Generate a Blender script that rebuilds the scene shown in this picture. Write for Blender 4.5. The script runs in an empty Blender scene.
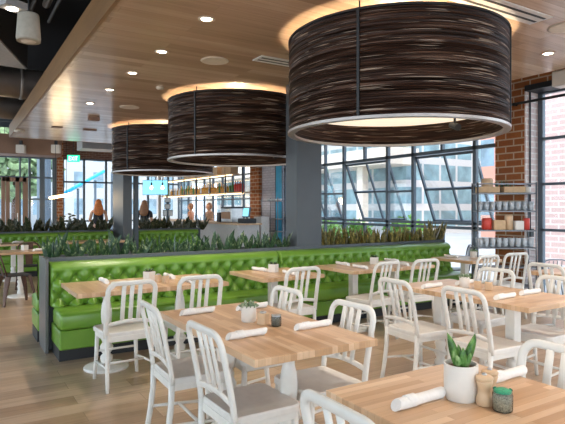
import bpy, bmesh, math, random
from mathutils import Vector, Matrix
random.seed(7)
PI = math.pi
C = bpy.context.scene.collection
V = Vector

# ------------------------------------------------------------------ camera
H = 1.47; FPX = 528.0; HOR = 208.0
YAW = math.radians(58.15)                      # angle of the view direction from +X
cam = bpy.data.cameras.new('camera'); cam.lens = 36 * FPX / 565; cam.sensor_width = 36
cam.shift_y = -(212 - HOR) / 565; cam.clip_start = 0.05; cam.clip_end = 400
co = bpy.data.objects.new('camera', cam); C.objects.link(co)
co.location = (0, 0, H); co.rotation_euler = (PI / 2, 0, YAW - PI / 2)
bpy.context.scene.camera = co
cf, sf = math.cos(YAW), math.sin(YAW)
def x_at(px, Y):                               # X of the sight line through column px, on the plane Y
    t = (px - 282.5) / FPX
    return Y * (cf + sf * t) / (sf - cf * t)
def y_at(px, X):
    t = (px - 282.5) / FPX
    return X * (sf - cf * t) / (cf + sf * t)

# ------------------------------------------------------------------ materials
class NT:
    def __init__(s, name, rough=0.5, metal=0.0, spec=0.5):
        s.m = bpy.data.materials.new(name); s.m.use_nodes = True
        s.t = s.m.node_tree; s.n = s.t.nodes; s.b = s.n['Principled BSDF']
        s.b.inputs['Roughness'].default_value = rough; s.b.inputs['Metallic'].default_value = metal
        s.b.inputs['Specular IOR Level'].default_value = spec
    def node(s, typ, **kw):
        nd = s.n.new(typ)
        for k, v in kw.items():
            if k in nd.inputs.keys(): nd.inputs[k].default_value = v
            else: setattr(nd, k, v)
        return nd
    def link(s, a, b): s.t.links.new(a, b)
    def coord(s, which='Object'): return s.node('ShaderNodeTexCoord').outputs[which]
    def mapping(s, src, scale=(1, 1, 1), rot=(0, 0, 0), loc=(0, 0, 0)):
        m = s.node('ShaderNodeMapping'); m.inputs['Scale'].default_value = scale
        m.inputs['Rotation'].default_value = rot; m.inputs['Location'].default_value = loc
        s.link(src, m.inputs['Vector']); return m.outputs[0]
    def noise(s, vec, scale, detail=3, rough=.5):
        n = s.node('ShaderNodeTexNoise'); n.inputs['Scale'].default_value = scale
        n.inputs['Detail'].default_value = detail; n.inputs['Roughness'].default_value = rough
        s.link(vec, n.inputs['Vector']); return n.outputs['Fac']
    def ramp(s, fac, stops):
        r = s.node('ShaderNodeValToRGB'); e = r.color_ramp.elements
        while len(e) < len(stops): e.new(0.5)
        for i, (p, c) in enumerate(stops): e[i].position = p; e[i].color = (*c, 1)
        s.link(fac, r.inputs[0]); return r.outputs[0]
    def mix(s, fac, a, b, mode='MIX'):
        m = s.node('ShaderNodeMix', data_type='RGBA', blend_type=mode)
        if isinstance(fac, (int, float)): m.inputs[0].default_value = fac
        else: s.link(fac, m.inputs[0])
        for i, c in ((6, a), (7, b)):
            if isinstance(c, tuple): m.inputs[i].default_value = (*c, 1)
            else: s.link(c, m.inputs[i])
        return m.outputs[2]
    def bump(s, fac, strength=.3, dist=.01):
        b = s.node('ShaderNodeBump'); b.inputs['Strength'].default_value = strength
        b.inputs['Distance'].default_value = dist
        s.link(fac, b.inputs['Height']); s.link(b.outputs[0], s.b.inputs['Normal'])
    def color(s, c):
        if isinstance(c, tuple): s.b.inputs['Base Color'].default_value = (*c, 1)
        else: s.link(c, s.b.inputs['Base Color'])
        return s

def plain(name, col, rough=.5, metal=0, var=.08, scale=20, spec=.5):
    t = NT(name, rough, metal, spec); n = t.noise(t.coord(), scale)
    lo = tuple(c * (1 - var) for c in col); hi = tuple(min(1, c * (1 + var)) for c in col)
    t.color(t.ramp(n, [(.3, lo), (.7, hi)])); return t.m
def emis(name, col, strength):
    t = NT(name); t.color(col); t.b.inputs['Emission Color'].default_value = (*col, 1)
    t.b.inputs['Emission Strength'].default_value = strength; return t.m

def planks(name, c_list, w, l, rough, along='x', grain=1.0, gap=.0012, gapcol=(.12, .08, .05), bumpy=.1, spec=.5, coordn='Object', gm=.55):
    t = NT(name, rough, 0, spec); co_ = t.coord(coordn)
    vec = co_ if along == 'x' else t.mapping(co_, rot=(0, 0, PI / 2))
    br = t.node('ShaderNodeTexBrick'); t.link(vec, br.inputs['Vector'])
    br.offset = .37; br.offset_frequency = 2; br.squash = 1
    br.inputs['Color1'].default_value = (0, 0, 0, 1); br.inputs['Color2'].default_value = (1, 1, 1, 1)
    br.inputs['Mortar'].default_value = (.5, .5, .5, 1); br.inputs['Scale'].default_value = 1
    br.inputs['Mortar Size'].default_value = gap; br.inputs['Mortar Smooth'].default_value = .1
    br.inputs['Brick Width'].default_value = l; br.inputs['Row Height'].default_value = w
    n = len(c_list)
    base = t.ramp(br.outputs['Color'], [((i + .5) / n, c) for i, c in enumerate(c_list)])
    off = t.node('ShaderNodeVectorMath', operation='MULTIPLY_ADD')
    t.link(br.outputs['Color'], off.inputs[0]); off.inputs[1].default_value = (13, 29, 7); t.link(vec, off.inputs[2])
    g = t.noise(t.mapping(off.outputs[0], scale=(1.6 * grain, 38 * grain, 20 * grain)), 1, 4, .6)
    big = t.noise(t.mapping(off.outputs[0], scale=(1.2, 6, 3)), 1, 2)
    c1 = t.mix(gm, base, t.ramp(g, [(.25, (.45, .42, .4)), (.5, (.8, .8, .8)), (.75, (1, 1, 1))]), 'MULTIPLY')
    c2 = t.mix(gm * .9, c1, t.ramp(big, [(.3, (.72, .7, .68)), (.7, (1.0, 1.0, 1.0))]), 'MULTIPLY')
    c3 = t.mix(br.outputs['Fac'], c2, gapcol)
    t.color(c3); t.bump(br.outputs['Fac'], -bumpy, .002)
    return t.m

def bricks(name, c1, c2, mortar, bw=.21, bh=.07, ms=.008, rough=.8):
    t = NT(name, rough); sp = t.node('ShaderNodeSeparateXYZ'); t.link(t.coord(), sp.inputs[0])
    ad = t.node('ShaderNodeMath', operation='ADD'); t.link(sp.outputs[0], ad.inputs[0]); t.link(sp.outputs[1], ad.inputs[1])
    cb = t.node('ShaderNodeCombineXYZ'); t.link(ad.outputs[0], cb.inputs[0]); t.link(sp.outputs[2], cb.inputs[1])
    br = t.node('ShaderNodeTexBrick'); t.link(cb.outputs[0], br.inputs['Vector'])
    br.inputs['Color1'].default_value = (*c1, 1); br.inputs['Color2'].default_value = (*c2, 1)
    br.inputs['Mortar'].default_value = (*mortar, 1); br.inputs['Scale'].default_value = 1
    br.inputs['Mortar Size'].default_value = ms; br.inputs['Brick Width'].default_value = bw
    br.inputs['Row Height'].default_value = bh
    n = t.noise(t.coord(), 25)
    t.color(t.mix(.35, br.outputs['Color'], t.ramp(n, [(.3, (.6, .6, .6)), (.7, (1, 1, 1))]), 'MULTIPLY'))
    t.bump(br.outputs['Fac'], -.4, .01); return t.m

def facade(name, wall, glass, sx, sz, gapx=.3, gapz=.45):
    """a building front: rows of dark glass windows in a plain wall"""
    t = NT(name, .6); sp = t.node('ShaderNodeSeparateXYZ'); t.link(t.coord(), sp.inputs[0])
    ad = t.node('ShaderNodeMath', operation='ADD'); t.link(sp.outputs[0], ad.inputs[0]); t.link(sp.outputs[1], ad.inputs[1])
    def band(src, size, gap):
        d = t.node('ShaderNodeMath', operation='DIVIDE'); t.link(src, d.inputs[0]); d.inputs[1].default_value = size
        f = t.node('ShaderNodeMath', operation='FRACT'); t.link(d.outputs[0], f.inputs[0])
        g = t.node('ShaderNodeMath', operation='GREATER_THAN'); t.link(f.outputs[0], g.inputs[0]); g.inputs[1].default_value = gap
        return g.outputs[0]
    m = t.node('ShaderNodeMath', operation='MULTIPLY')
    t.link(band(ad.outputs[0], sx, gapx), m.inputs[0]); t.link(band(sp.outputs[2], sz, gapz), m.inputs[1])
    n = t.noise(t.coord(), 1.2)
    gl = t.ramp(n, [(.35, tuple(c * .6 for c in glass)), (.65, glass)])
    t.color(t.mix(m.outputs[0], wall, gl)); return t.m

def glassmat(name, tint=(.95, .98, 1), refl=.9, frost=0):
    m = bpy.data.materials.new(name); m.use_nodes = True; t = m.node_tree; t.nodes.clear()
    o = t.nodes.new('ShaderNodeOutputMaterial'); mx = t.nodes.new('ShaderNodeMixShader')
    tr = t.nodes.new('ShaderNodeBsdfTransparent'); tr.inputs[0].default_value = (*tint, 1)
    gl = t.nodes.new('ShaderNodeBsdfGlossy'); gl.inputs['Roughness'].default_value = .03
    fr = t.nodes.new('ShaderNodeFresnel'); fr.inputs[0].default_value = 1.4
    mu = t.nodes.new('ShaderNodeMath'); mu.operation = 'MULTIPLY'; mu.inputs[1].default_value = refl
    t.links.new(fr.outputs[0], mu.inputs[0]); t.links.new(mu.outputs[0], mx.inputs[0])
    if frost:
        df = t.nodes.new('ShaderNodeBsdfDiffuse'); df.inputs[0].default_value = (.85, .9, .95, 1); m2 = t.nodes.new('ShaderNodeMixShader')
        m2.inputs[0].default_value = frost; t.links.new(tr.outputs[0], m2.inputs[1]); t.links.new(df.outputs[0], m2.inputs[2]); tr = m2
    t.links.new(tr.outputs[0], mx.inputs[1]); t.links.new(gl.outputs[0], mx.inputs[2]); t.links.new(mx.outputs[0], o.inputs[0])
    return m

M = {}
M['floor'] = planks('floor planks', [(.45, .30, .19), (.60, .425, .285), (.52, .36, .24), (.66, .485, .335), (.48, .33, .22)], .19, 1.25, .32, 'x', gap=.002, gapcol=(.25, .17, .11))
M['ceiling'] = planks('ceiling planks', [(.54, .37, .245), (.70, .49, .335), (.60, .42, .28), (.78, .57, .40)], .15, 1.9, .24, 'x', grain=.7, gap=.0012, gapcol=(.25, .16, .1), bumpy=.05, gm=.42)
M['fascia'] = planks('fascia board', [(.33, .175, .065), (.38, .205, .08)], .35, 3, .5, 'y', grain=.6)
BB = [(.58, .34, .175), (.73, .47, .27), (.65, .40, .22), (.83, .58, .37), (.62, .37, .20)]
M['block_x'] = planks('butcher block along x', BB, .036, .55, .28, 'x', gap=.0006, gapcol=(.45, .25, .12), bumpy=.03, gm=.28)
M['block_y'] = planks('butcher block along y', BB, .036, .55, .28, 'y', gap=.0006, gapcol=(.45, .25, .12), bumpy=.03, gm=.28)
M['white'] = plain('white painted metal', (.77, .735, .67), .38, var=.03)
M['seatw'] = plain('white painted seat', (.74, .70, .64), .42, var=.04)
M['ceramic'] = plain('white ceramic', (.76, .71, .64), .35, var=.02)
M['cloth'] = plain('white napkin cloth', (.82, .795, .76), .85, var=.04, scale=60)
M['tanwood'] = plain('light turned wood', (.66, .45, .27), .45, var=.12, scale=12)
M['steel'] = plain('brushed steel', (.6, .6, .6), .3, 1.0)
M['glassm'] = glassmat('window glass', (.97, .99, 1), .35)
M['clear'] = glassmat('drinking glass', (.88, .93, .96), 1.6)
M['tumbler'] = glassmat('tumbler glass', (.85, .92, .96), 1.0, frost=.6)
M['jar_fill'] = plain('peppercorns', (.20, .17, .12), .8, var=.6, scale=300)
M['greenlid'] = plain('green jar filling', (.03, .33, .16), .5, var=.3, scale=200)
M['soil'] = plain('potting soil', (.09, .05, .03), .95, var=.5, scale=150)
M['charcoal'] = plain('charcoal laminate', (.085, .095, .105), .45, var=.05)
M['column'] = plain('grey painted column', (.085, .094, .104), .5, var=.04, scale=4)
M['endpanel'] = plain('grey end panel', (.125, .12, .115), .35, var=.05)
M['black'] = plain('black painted steel', (.02, .022, .025), .5)
M['toekick'] = plain('black toe kick', (.02, .02, .022), .5)
M['darkceil'] = plain('black open ceiling', (.02, .022, .027), .8)
M['duct'] = plain('galvanised duct', (.30, .26, .23), .45, .5, var=.12, scale=3)
M['ductgrey'] = plain('grey duct underside', (.42, .42, .43), .6)
M['frame'] = plain('window frame', (.10, .13, .16), .4)
M['rail'] = plain('steel rack', (.20, .20, .21), .35, .7)
M['brick'] = bricks('brown brick', (.40, .125, .03), (.29, .085, .022), (.55, .40, .28), .27, .105, .011)
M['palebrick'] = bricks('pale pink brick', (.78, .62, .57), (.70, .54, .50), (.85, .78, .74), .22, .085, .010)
M['brickdark'] = bricks('dark brick', (.20, .09, .06), (.14, .06, .045), (.3, .22, .18))
M['wbrick'] = bricks('white brick', (.70, .69, .74), (.62, .60, .66), (.5, .48, .52))
M['pinkbrick'] = bricks('pale brick outside', (.56, .39, .35), (.50, .34, .31), (.62, .52, .49), .5, .17, .025)
M['disc'] = plain('ceiling trim', (.75, .66, .55), .6)
M['slot'] = plain('slot diffuser', (.8, .78, .75), .5)
M['screen'] = emis('screen blue', (.22, .62, .80), .9)
M['exit'] = emis('exit green', (.02, .75, .30), 1.1)
M['exittext'] = emis('exit letters', (.6, 1, .75), 1.6)
M['lampon'] = emis('lit downlight', (1, .86, .66), 14)
M['bulb'] = emis('lit bulb', (1, .78, .5), 7)
M['diffuser'] = emis('cream diffuser', (.95, .84, .66), .55)
M['tube'] = emis('lit tube', (1, .70, .36), 3.5)
M['paper'] = plain('paper', (.78, .77, .75), .8)
M['soffit'] = plain('brown soffit', (.30, .185, .13), .6, var=.1, scale=2)
M['skin'] = plain('skin', (.72, .42, .28), .5, var=.05)
M['red_hair'] = plain('red hair', (.70, .20, .04), .5, var=.4, scale=60)
M['brown_hair'] = plain('brown hair', (.36, .17, .08), .5, var=.35, scale=60)
M['blackcloth'] = plain('black cloth', (.025, .025, .03), .85)
M['navycloth'] = plain('navy cloth', (.04, .055, .10), .85)
M['orangecloth'] = plain('salmon cloth', (.80, .36, .20), .85)
M['tancloth'] = plain('tan cloth', (.45, .27, .17), .85)
M['darkbrown'] = plain('dark brown metal', (.10, .052, .035), .4, .3, var=.2)
M['cyan'] = plain('cyan strip', (.03, .42, .68), .5)
M['red'] = plain('red tin', (.62, .05, .03), .4)
M['orange'] = plain('amber liquor', (.72, .34, .06), .25, var=.3)
M['kraft'] = plain('kraft board', (.62, .42, .24), .7)
M['counter'] = plain('counter front', (.55, .54, .53), .5)
M['pend'] = plain('white speaker', (.44, .40, .33), .6)
M['pebble'] = plain('pale pebbles', (.6, .58, .58), .8, var=.6, scale=90)
M['road'] = plain('street paving', (.34, .34, .345), .8, var=.1, scale=.6)
M['bush'] = plain('green bush', (.16, .36, .05), .7, var=.6, scale=6)
M['tree'] = plain('tree leaves', (.19, .27, .13), .7, var=.6, scale=3)
M['concrete'] = plain('cream concrete', (.80, .70, .58), .7, var=.05, scale=1)
M['fac_a'] = facade('glass office front', (.66, .63, .60), (.30, .46, .50), 1.6, 1.5, .12, .3)
M['fac_b'] = facade('pale front', (.50, .49, .48), (.30, .42, .50), 1.8, 2.6, .45, .4)
M['fac_c'] = facade('brick front', (.55, .27, .20), (.25, .35, .42), 2.2, 2.8, .5, .45)

def vinyl():
    t = NT('green vinyl', .30); n = t.noise(t.coord(), 5); f = t.noise(t.coord(), 140, 2)
    t.color(t.ramp(n, [(.3, (.135, .285, .03)), (.7, (.175, .335, .04))])); t.bump(f, .08, .002); return t.m
M['green'] = vinyl()
def leafmat(name, a, b, edge):
    t = NT(name, .4); co_ = t.coord()
    w = t.noise(t.mapping(co_, scale=(40, 40, 26)), 1, 3)
    t.color(t.ramp(w, [(.35, a), (.55, b), (.72, edge)])); return t.m
M['leaf'] = leafmat('snake plant leaf', (.012, .045, .018), (.04, .10, .035), (.42, .48, .26))
M['leaf_olive'] = leafmat('olive leaf', (.06, .065, .012), (.22, .17, .04), (.48, .38, .12))
M['leaf_dark'] = leafmat('dark leaf', (.012, .03, .012), (.06, .06, .025), (.25, .22, .15))
M['succulent'] = leafmat('succulent leaf', (.12, .19, .10), (.26, .34, .20), (.42, .48, .34))
M['aloe'] = leafmat('spotted aloe leaf', (.03, .10, .02), (.12, .28, .06), (.42, .55, .25))
def shademat():
    t = NT('woven shade', .5, 0, .3); co_ = t.coord(); sp = t.node('ShaderNodeSeparateXYZ'); t.link(co_, sp.inputs[0])
    at = t.node('ShaderNodeMath', operation='ARCTAN2'); t.link(sp.outputs[1], at.inputs[0]); t.link(sp.outputs[0], at.inputs[1])
    cb = t.node('ShaderNodeCombineXYZ'); t.link(at.outputs[0], cb.inputs[0]); t.link(sp.outputs[2], cb.inputs[2])
    n = t.noise(t.mapping(cb.outputs[0], scale=(1.3, 1, 58)), 1, 1.5, .5)
    n2 = t.noise(t.mapping(cb.outputs[0], scale=(2.2, 1, 95), loc=(3, 0, 5)), 1, 1, .5)
    c = t.ramp(n, [(.3, (.010, .005, .003)), (.48, (.030, .014, .009)), (.60, (.065, .032, .021)), (.72, (.16, .095, .065))])
    c = t.mix(t.ramp(n2, [(.63, (0, 0, 0)), (.66, (1, 1, 1))]), c, (.40, .31, .24))
    t.color(c); t.bump(n, .9, .012); return t.m
M['shade'] = shademat()
M['shadein'] = planks('shade lining', [(.16, .07, .035), (.22, .10, .05)], .06, 1.2, .5, 'x')
M['ring'] = plain('shade ring', (.42, .38, .36), .35, .6)
M['perf'] = plain('perforated metal', (.06, .055, .05), .5, .3, var=.5, scale=60)

# ------------------------------------------------------------------ mesh helpers
class MB:
    def __init__(s): s.b = bmesh.new()
    def _xf(s, vs, mat):
        if mat is not None: bmesh.ops.transform(s.b, matrix=mat, verts=vs)
        return vs
    def box(s, c, size, mat=None):
        r = bmesh.ops.create_cube(s.b, size=1)['verts']
        for v in r: v.co = V((v.co.x * size[0] + c[0], v.co.y * size[1] + c[1], v.co.z * size[2] + c[2]))
        s._xf(r, mat); return s
    def span(s, a, b, mat=None):
        return s.box([(a[i] + b[i]) / 2 for i in range(3)], [abs(b[i] - a[i]) for i in range(3)], mat)
    def lathe(s, prof, seg=20, c=(0, 0, 0), mat=None, cap=True):
        rings = []; allv = []
        for r, z in prof:
            ring = [s.b.verts.new((c[0] + r * math.cos(2 * PI * k / seg), c[1] + r * math.sin(2 * PI * k / seg), c[2] + z)) for k in range(seg)]
            rings.append(ring); allv += ring
        for a, b in zip(rings, rings[1:]):
            for k in range(seg): s.b.faces.new((a[k], a[(k + 1) % seg], b[(k + 1) % seg], b[k]))
        if cap:
            if prof[0][0] > 1e-5: s.b.faces.new(rings[0][::-1])
            if prof[-1][0] > 1e-5: s.b.faces.new(rings[-1])
        s._xf(allv, mat); return s
    def sweep(s, pts, w, t, nrm, closed=False):
        """bar of rounded rectangular section: t along nrm, w across it"""
        pts = [V(p) for p in pts]; nrm = V(nrm).normalized(); rings = []; n = len(pts)
        sec = [(-.5, -.25), (-.3, -.5), (.3, -.5), (.5, -.25), (.5, .25), (.3, .5), (-.3, .5), (-.5, .25)]
        for i, p in enumerate(pts):
            if closed: tg = pts[(i + 1) % n] - pts[i - 1]
            else: tg = pts[min(i + 1, n - 1)] - pts[max(i - 1, 0)]
            tg.normalize(); sd = tg.cross(nrm).normalized(); nn = sd.cross(tg).normalized()
            ww = w[i] if isinstance(w, (list, tuple)) else w
            rings.append([s.b.verts.new(p + sd * (a * ww) + nn * (b * t)) for a, b in sec])
        m = len(sec); last = n if closed else n - 1
        for i in range(last):
            a, b = rings[i], rings[(i + 1) % n]
            for k in range(m): s.b.faces.new((a[k], a[(k + 1) % m], b[(k + 1) % m], b[k]))
        if not closed: s.b.faces.new(rings[0][::-1]); s.b.faces.new(rings[-1])
        return s
    def cyl(s, p0, p1, r0, r1=None, seg=12):
        p0, p1 = V(p0), V(p1); d = p1 - p0; r1 = r0 if r1 is None else r1
        q = d.to_track_quat('Z', 'Y').to_matrix().to_4x4(); q.translation = p0
        return s.lathe([(r0, 0), (r1, d.length)], seg, mat=q)
    def prism(s, poly, z0, z1, mat=None):
        a = [s.b.verts.new((x, y, z0)) for x, y in poly]; b = [s.b.verts.new((x, y, z1)) for x, y in poly]
        s.b.faces.new(a[::-1]); s.b.faces.new(b); n = len(poly)
        for k in range(n): s.b.faces.new((a[k], a[(k + 1) % n], b[(k + 1) % n], b[k]))
        s._xf(a + b, mat); return s
    def leaf(s, base, tip, w, bend=0.0, thick=.004, seg=5, twist=None):
        base, tip = V(base), V(tip); ax = tip - base
        sd = ax.cross(V((math.cos(twist or 0), math.sin(twist or 0), 0.001))).normalized(); nn = ax.cross(sd).normalized()
        L = []; 
        for i in range(seg):
            f = i / seg; ww = w * (.55 + 1.5 * f - 1.95 * f * f) if f > 0 else w * .5
            p = base + ax * f + nn * (bend * math.sin(f * PI / 2) ** 2) * ax.length
            L.append([s.b.verts.new(p + sd * ww * .5 + nn * thick), s.b.verts.new(p - nn * thick), s.b.verts.new(p - sd * ww * .5 + nn * thick)])
        tp = s.b.verts.new(tip + nn * bend * ax.length)
        for a, b in zip(L, L[1:]):
            for k in range(3): s.b.faces.new((a[k], a[(k + 1) % 3], b[(k + 1) % 3], b[k]))
        for k in range(3): s.b.faces.new((L[-1][k], L[-1][(k + 1) % 3], tp))
        s.b.faces.new(L[0][::-1]); return s
    def build(s, name, mat, parent=None, smooth=False, bevel=0, loc=None, rz=0):
        bmesh.ops.recalc_face_normals(s.b, faces=s.b.faces)
        me = bpy.data.meshes.new(name); s.b.to_mesh(me); s.b.free(); me.materials.append(M[mat] if isinstance(mat, str) else mat)
        if smooth: me.polygons.foreach_set('use_smooth', [True] * len(me.polygons))
        o = bpy.data.objects.new(name, me); C.objects.link(o)
        if parent: o.parent = parent
        if loc: o.location = loc
        if rz: o.rotation_euler.z = rz
        if bevel:
            b = o.modifiers.new('bevel', 'BEVEL'); b.width = bevel; b.segments = 2; b.limit_method = 'ANGLE'
        return o
def tag(o, label, cat, group=None, kind=None):
    if label: o['label'] = label
    if cat: o['category'] = cat
    if group: o['group'] = group
    if kind: o['kind'] = kind
    return o
def root(name, loc, label, cat, rz=0, group=None):
    o = bpy.data.objects.new(name, None); C.objects.link(o); o.empty_display_size = .1
    o.location = loc; o.rotation_euler.z = rz; return tag(o, label, cat, group)
def struct(o): o['kind'] = 'structure'; return o
def copy_tree(o, loc=None, rz=None, label=None, group=None, parent=None):
    c = o.copy(); C.objects.link(c)
    if parent: c.parent = parent
    if loc is not None: c.location = loc
    if rz is not None: c.rotation_euler.z = rz
    if label: c['label'] = label
    if group: c['group'] = group
    for ch in list(o.children): copy_tree(ch, parent=c)
    return c
used = set()
def place(proto, loc, rz, label, group=None, scale=None):
    """first use moves the prototype itself, later ones copy it"""
    if proto.name not in used:
        used.add(proto.name); o = proto; o.location = loc; o.rotation_euler.z = rz; o['label'] = label
        if group: o['group'] = group
    else: o = copy_tree(proto, loc, rz, label, group)
    if scale: o.scale = (scale,) * 3
    return o

# ------------------------------------------------------------------ room shell
XW = 7.55; CZ = 3.17; TOP = 4.3; YF = 20.0
struct(MB().span((-8, -7, -.1), (7.75, 20.2, 0)).build('floor', 'floor'))
wood = MB().span((1.15, -3, CZ), (6.31, 14.2, CZ + .16)).build('ceiling', 'ceiling'); struct(wood)
struct(MB().span((1.115, -3, CZ - .005), (1.15, 14.24, CZ + .29)).build('trim_1', 'fascia'))
struct(MB().span((1.15, 14.2, CZ - .005), (6.31, 14.24, CZ + .29)).build('trim_2', 'fascia'))
struct(MB().span((-8, -7, TOP), (7.75, 20.2, TOP + .15)).build('ceiling_open', 'darkceil'))

# right wall: header, piers, window strips
w = MB(); w.span((7.2, 4.78, 0), (7.7, 5.27, TOP)); w.span((7.2, -4, 3.28), (7.7, 4.78, TOP)); w.span((7.45, 5.27, 3.75), (7.7, 12.0, TOP))
w.span((7.2, -4, 0), (7.7, -2.5, 3.28)); struct(w.build('wall_right', 'brick'))
struct(MB().span((7.215, 4.762, 0), (7.7, 4.78, 3.28)).build('pier_side_skin', 'palebrick'))  # thin skin in a paler brick colour over the pier's -Y face
struct(MB().span((7.17, -2.5, 3.2), (7.6, 4.75, 3.28)).build('trim_3', 'black'))
yb0, yb1 = y_at(265, XW), y_at(256, XW)
struct(MB().span((7.45, 12.0, 0), (7.7, yb0, TOP)).build('wall_white_brick', 'wbrick'))
struct(MB().span((7.35, yb0, 0), (7.7, yb1, TOP)).build('wall_brick_pier', 'brick'))
struct(MB().span((7.45, yb1, 3.5), (7.7, 20.2, TOP)).build('wall_bar_header', 'darkceil'))

def bar_y(mb, y0, y1, z, X=XW, t=.04, d=.07): mb.span((X - d / 2, y0, z - t / 2), (X + d / 2, y1, z + t / 2))
def bar_z(mb, y, z0, z1, X=XW, t=.05, d=.07): mb.span((X - d / 2, y - t / 2, z0), (X + d / 2, y + t / 2, z1))
STEP = .0945 * XW; Y0 = .7833 * XW
ms = [Y0 + k * STEP for k in range(8)]
def window(name, ys, zs, z0, z1, short=(), thick=()):
    """ys mullions, zs rails"""
    r = MB()
    for y in ys: bar_z(r, y, z0, z1, t=.075 if y in thick else .045)
    for z in zs: bar_y(r, ys[0], ys[-1], z)
    o = r.build(name, 'frame'); struct(o)
    MB().span((XW - .004, ys[0], z0), (XW + .004, ys[-1], z1)).build('glass_pane', 'glassm', o)
    return o
# the long strip: fixed top row, fixed lower row, open sashes between
r = MB()
yl0, yl1 = 5.27, 12.0
for k, y in enumerate(ms): bar_z(r, y, 0, 3.75, t=.065 if k in (0, 2, 3, 5) else .035) if k not in (1, 4, 7) else (bar_z(r, y, 2.5, 3.75), bar_z(r, y, 0, 1.15))
bar_z(r, yl0 + .03, 0, 3.75); bar_z(r, yl1 - .03, 0, 3.75); bar_z(r, ms[7] , 0, 3.75)
bar_y(r, yl0, yl1, 2.5, t=.06); bar_y(r, yl0, yl1, 1.2, t=.05); bar_y(r, yl0, yl1, 1.12, t=.05); bar_y(r, yl0, yl1, .05, t=.1); bar_y(r, yl0, yl1, 3.1, t=.04)
for a, b in ((yl0, ms[0]), (ms[2], ms[3]), (ms[5], ms[6])): bar_y(r, a, b, 1.8)
win = struct(r.build('window_1', 'frame'))
g = MB(); g.span((XW - .004, yl0, 2.5), (XW + .004, yl1, 3.75)); g.span((XW - .004, yl0, .05), (XW + .004, yl1, 1.16))
for a, b in ((yl0, ms[0]), (ms[2], ms[3]), (ms[5], ms[6])): g.span((XW - .004, a, 1.2), (XW + .004, b, 2.5))
g.build('glass_pane', 'glassm', win)
def sash(y0, y1, name='sash'):
    mid = (y0 + y1) / 2; out = .52; h = 1.28
    s_ = MB(); T = Matrix.Translation((XW + .03, 0, 2.46)) @ Matrix.Rotation(-math.atan2(out, h), 4, 'Y')
    L = math.hypot(out, h) * .98
    for y in (y0 + .04, y1 - .04): s_.box((0, y, -L / 2), (.045, .04, L), T)
    s_.box((0, mid, -L / 2), (.035, .035, L), T)
    for z in (-.02, -L * .5, -L + .02): s_.box((0, mid, z), (.045, y1 - y0 - .06, .045), T)
    so = s_.build(name, 'frame', win)
    MB().box((0, mid, -L / 2), (.008, y1 - y0 - .1, L - .05), T).build('glass_pane', 'glassm', so)
sash(ms[0], ms[2]); sash(ms[3], ms[5]); sash(ms[6], ms[6] + 2 * STEP)
sash(yl0 + .02, ms[0]) if False else None
# the near right window
ys = [4.72, 3.6, 2.5, 1.4, .3, -.8, -2.4]
window('window_2', ys[::-1], [.05, 1.14, 1.83, 2.51, 3.2], 0, 3.28, thick=(4.72,))
# bar windows
ys = [yb1 + .03 + i * .75 for i in range(9)] + [19.95]
window('window_3', ys, [.9, 1.75, 2.5, 3.45], .9, 3.5)
struct(MB().span((7.45, yb1, 0), (7.7, 20.2, .9)).build('wall_bar_lower', 'counter'))

# far wall
def x20(px): return x_at(px, YF)
fr = MB()
xc = [x20(p) for p in (-25, -2, 29, 57)]
zt = 3.22
for p, t in ((-25, .06), (20, .05), (29.5, .07), (42, .16), (54.5, .14)): x = x20(p); fr.span((x - t / 2, YF - .05, 0), (x + t / 2, YF + .05, zt))
for z in (2.52, 3.2): fr.span((x20(-25), YF - .04, z - .03), (x20(57), YF + .04, z + .03))
fr.span((x20(29), YF - .03, 1.75), (x20(57), YF + .03, 1.8))
o = struct(fr.build('window_4', 'frame'))
MB().span((x20(-25), YF - .004, 0), (x20(57), YF + .004, 3.2)).build('glass_pane', 'glassm', o)
d = MB()
for p, t in ((3, .12), (7.5, .12), (17, .12), (25, .16)): x = x20(p); d.span((x - t / 2, YF - .13, 0), (x + t / 2, YF - .06, 2.5))
d.span((x20(2), YF - .13, 2.36), (x20(26), YF - .06, 2.5)); d.span((x20(3), YF - .13, 0), (x20(25), YF - .06, .2))
dd = struct(d.build('door_1', 'soffit'))
MB().box((x20(17), YF - .18, 1.05), (.03, .04, .5)).build('door_handle', 'steel', dd)
struct(MB().span((x20(-40), YF - 1.0, zt), (x20(57), YF - .1, 3.85)).build('wall_back_soffit', 'soffit'))
struct(MB().span((x20(56.5), YF - .15, 0), (x20(62.5), YF + .15, TOP)).build('wall_back_pier', 'brick'))
struct(MB().span((x20(62.5), YF - .1, 3.25), (XW, YF + .1, TOP)).build('wall_back_header', 'brickdark'))
fr = MB()
for p in (62.8, 84, 106, 127, 148, 168): x = x20(p); fr.span((x - .035, YF - .04, 0), (x + .035, YF + .04, 3.25))
for z in (.1, 1.0, 2.4, 3.22): fr.span((x20(62.5), YF - .04, z - .03), (XW, YF + .04, z + .03))
o = struct(fr.build('window_5', 'frame'))
MB().span((x20(62.5), YF - .004, 0), (XW - .05, YF + .004, 3.22)).build('glass_pane', 'glassm', o)

# ------------------------------------------------------------------ columns
cx0, cy0 = 3.9, 5.9
o = MB().span((cx0, cy0 + .012, .906), (cx0 + .41, 6.19, CZ)).build('square_column', 'column', bevel=.006)
tag(o, 'dark grey square column rising from the near planter between the big windows and bar', 'column')
yA = 12.3; xa, xb, xm = x_at(108.5, yA + .6), x_at(132, yA), x_at(124, yA)
o = MB().span((xm - .02, yA, 0), (xb, yA + .95, TOP)).build('square_column', 'column', bevel=.006)
tag(o, 'dark square column farther back, left of the wall screen', 'column')
o = MB().span((x_at(134.5, yA + .3), yA + .3, 0), (x_at(138.5, yA + .3), yA + .42, TOP)).build('steel_post', 'frame')
tag(o, 'narrow blue-black steel post beside the far square column', 'post')

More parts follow.
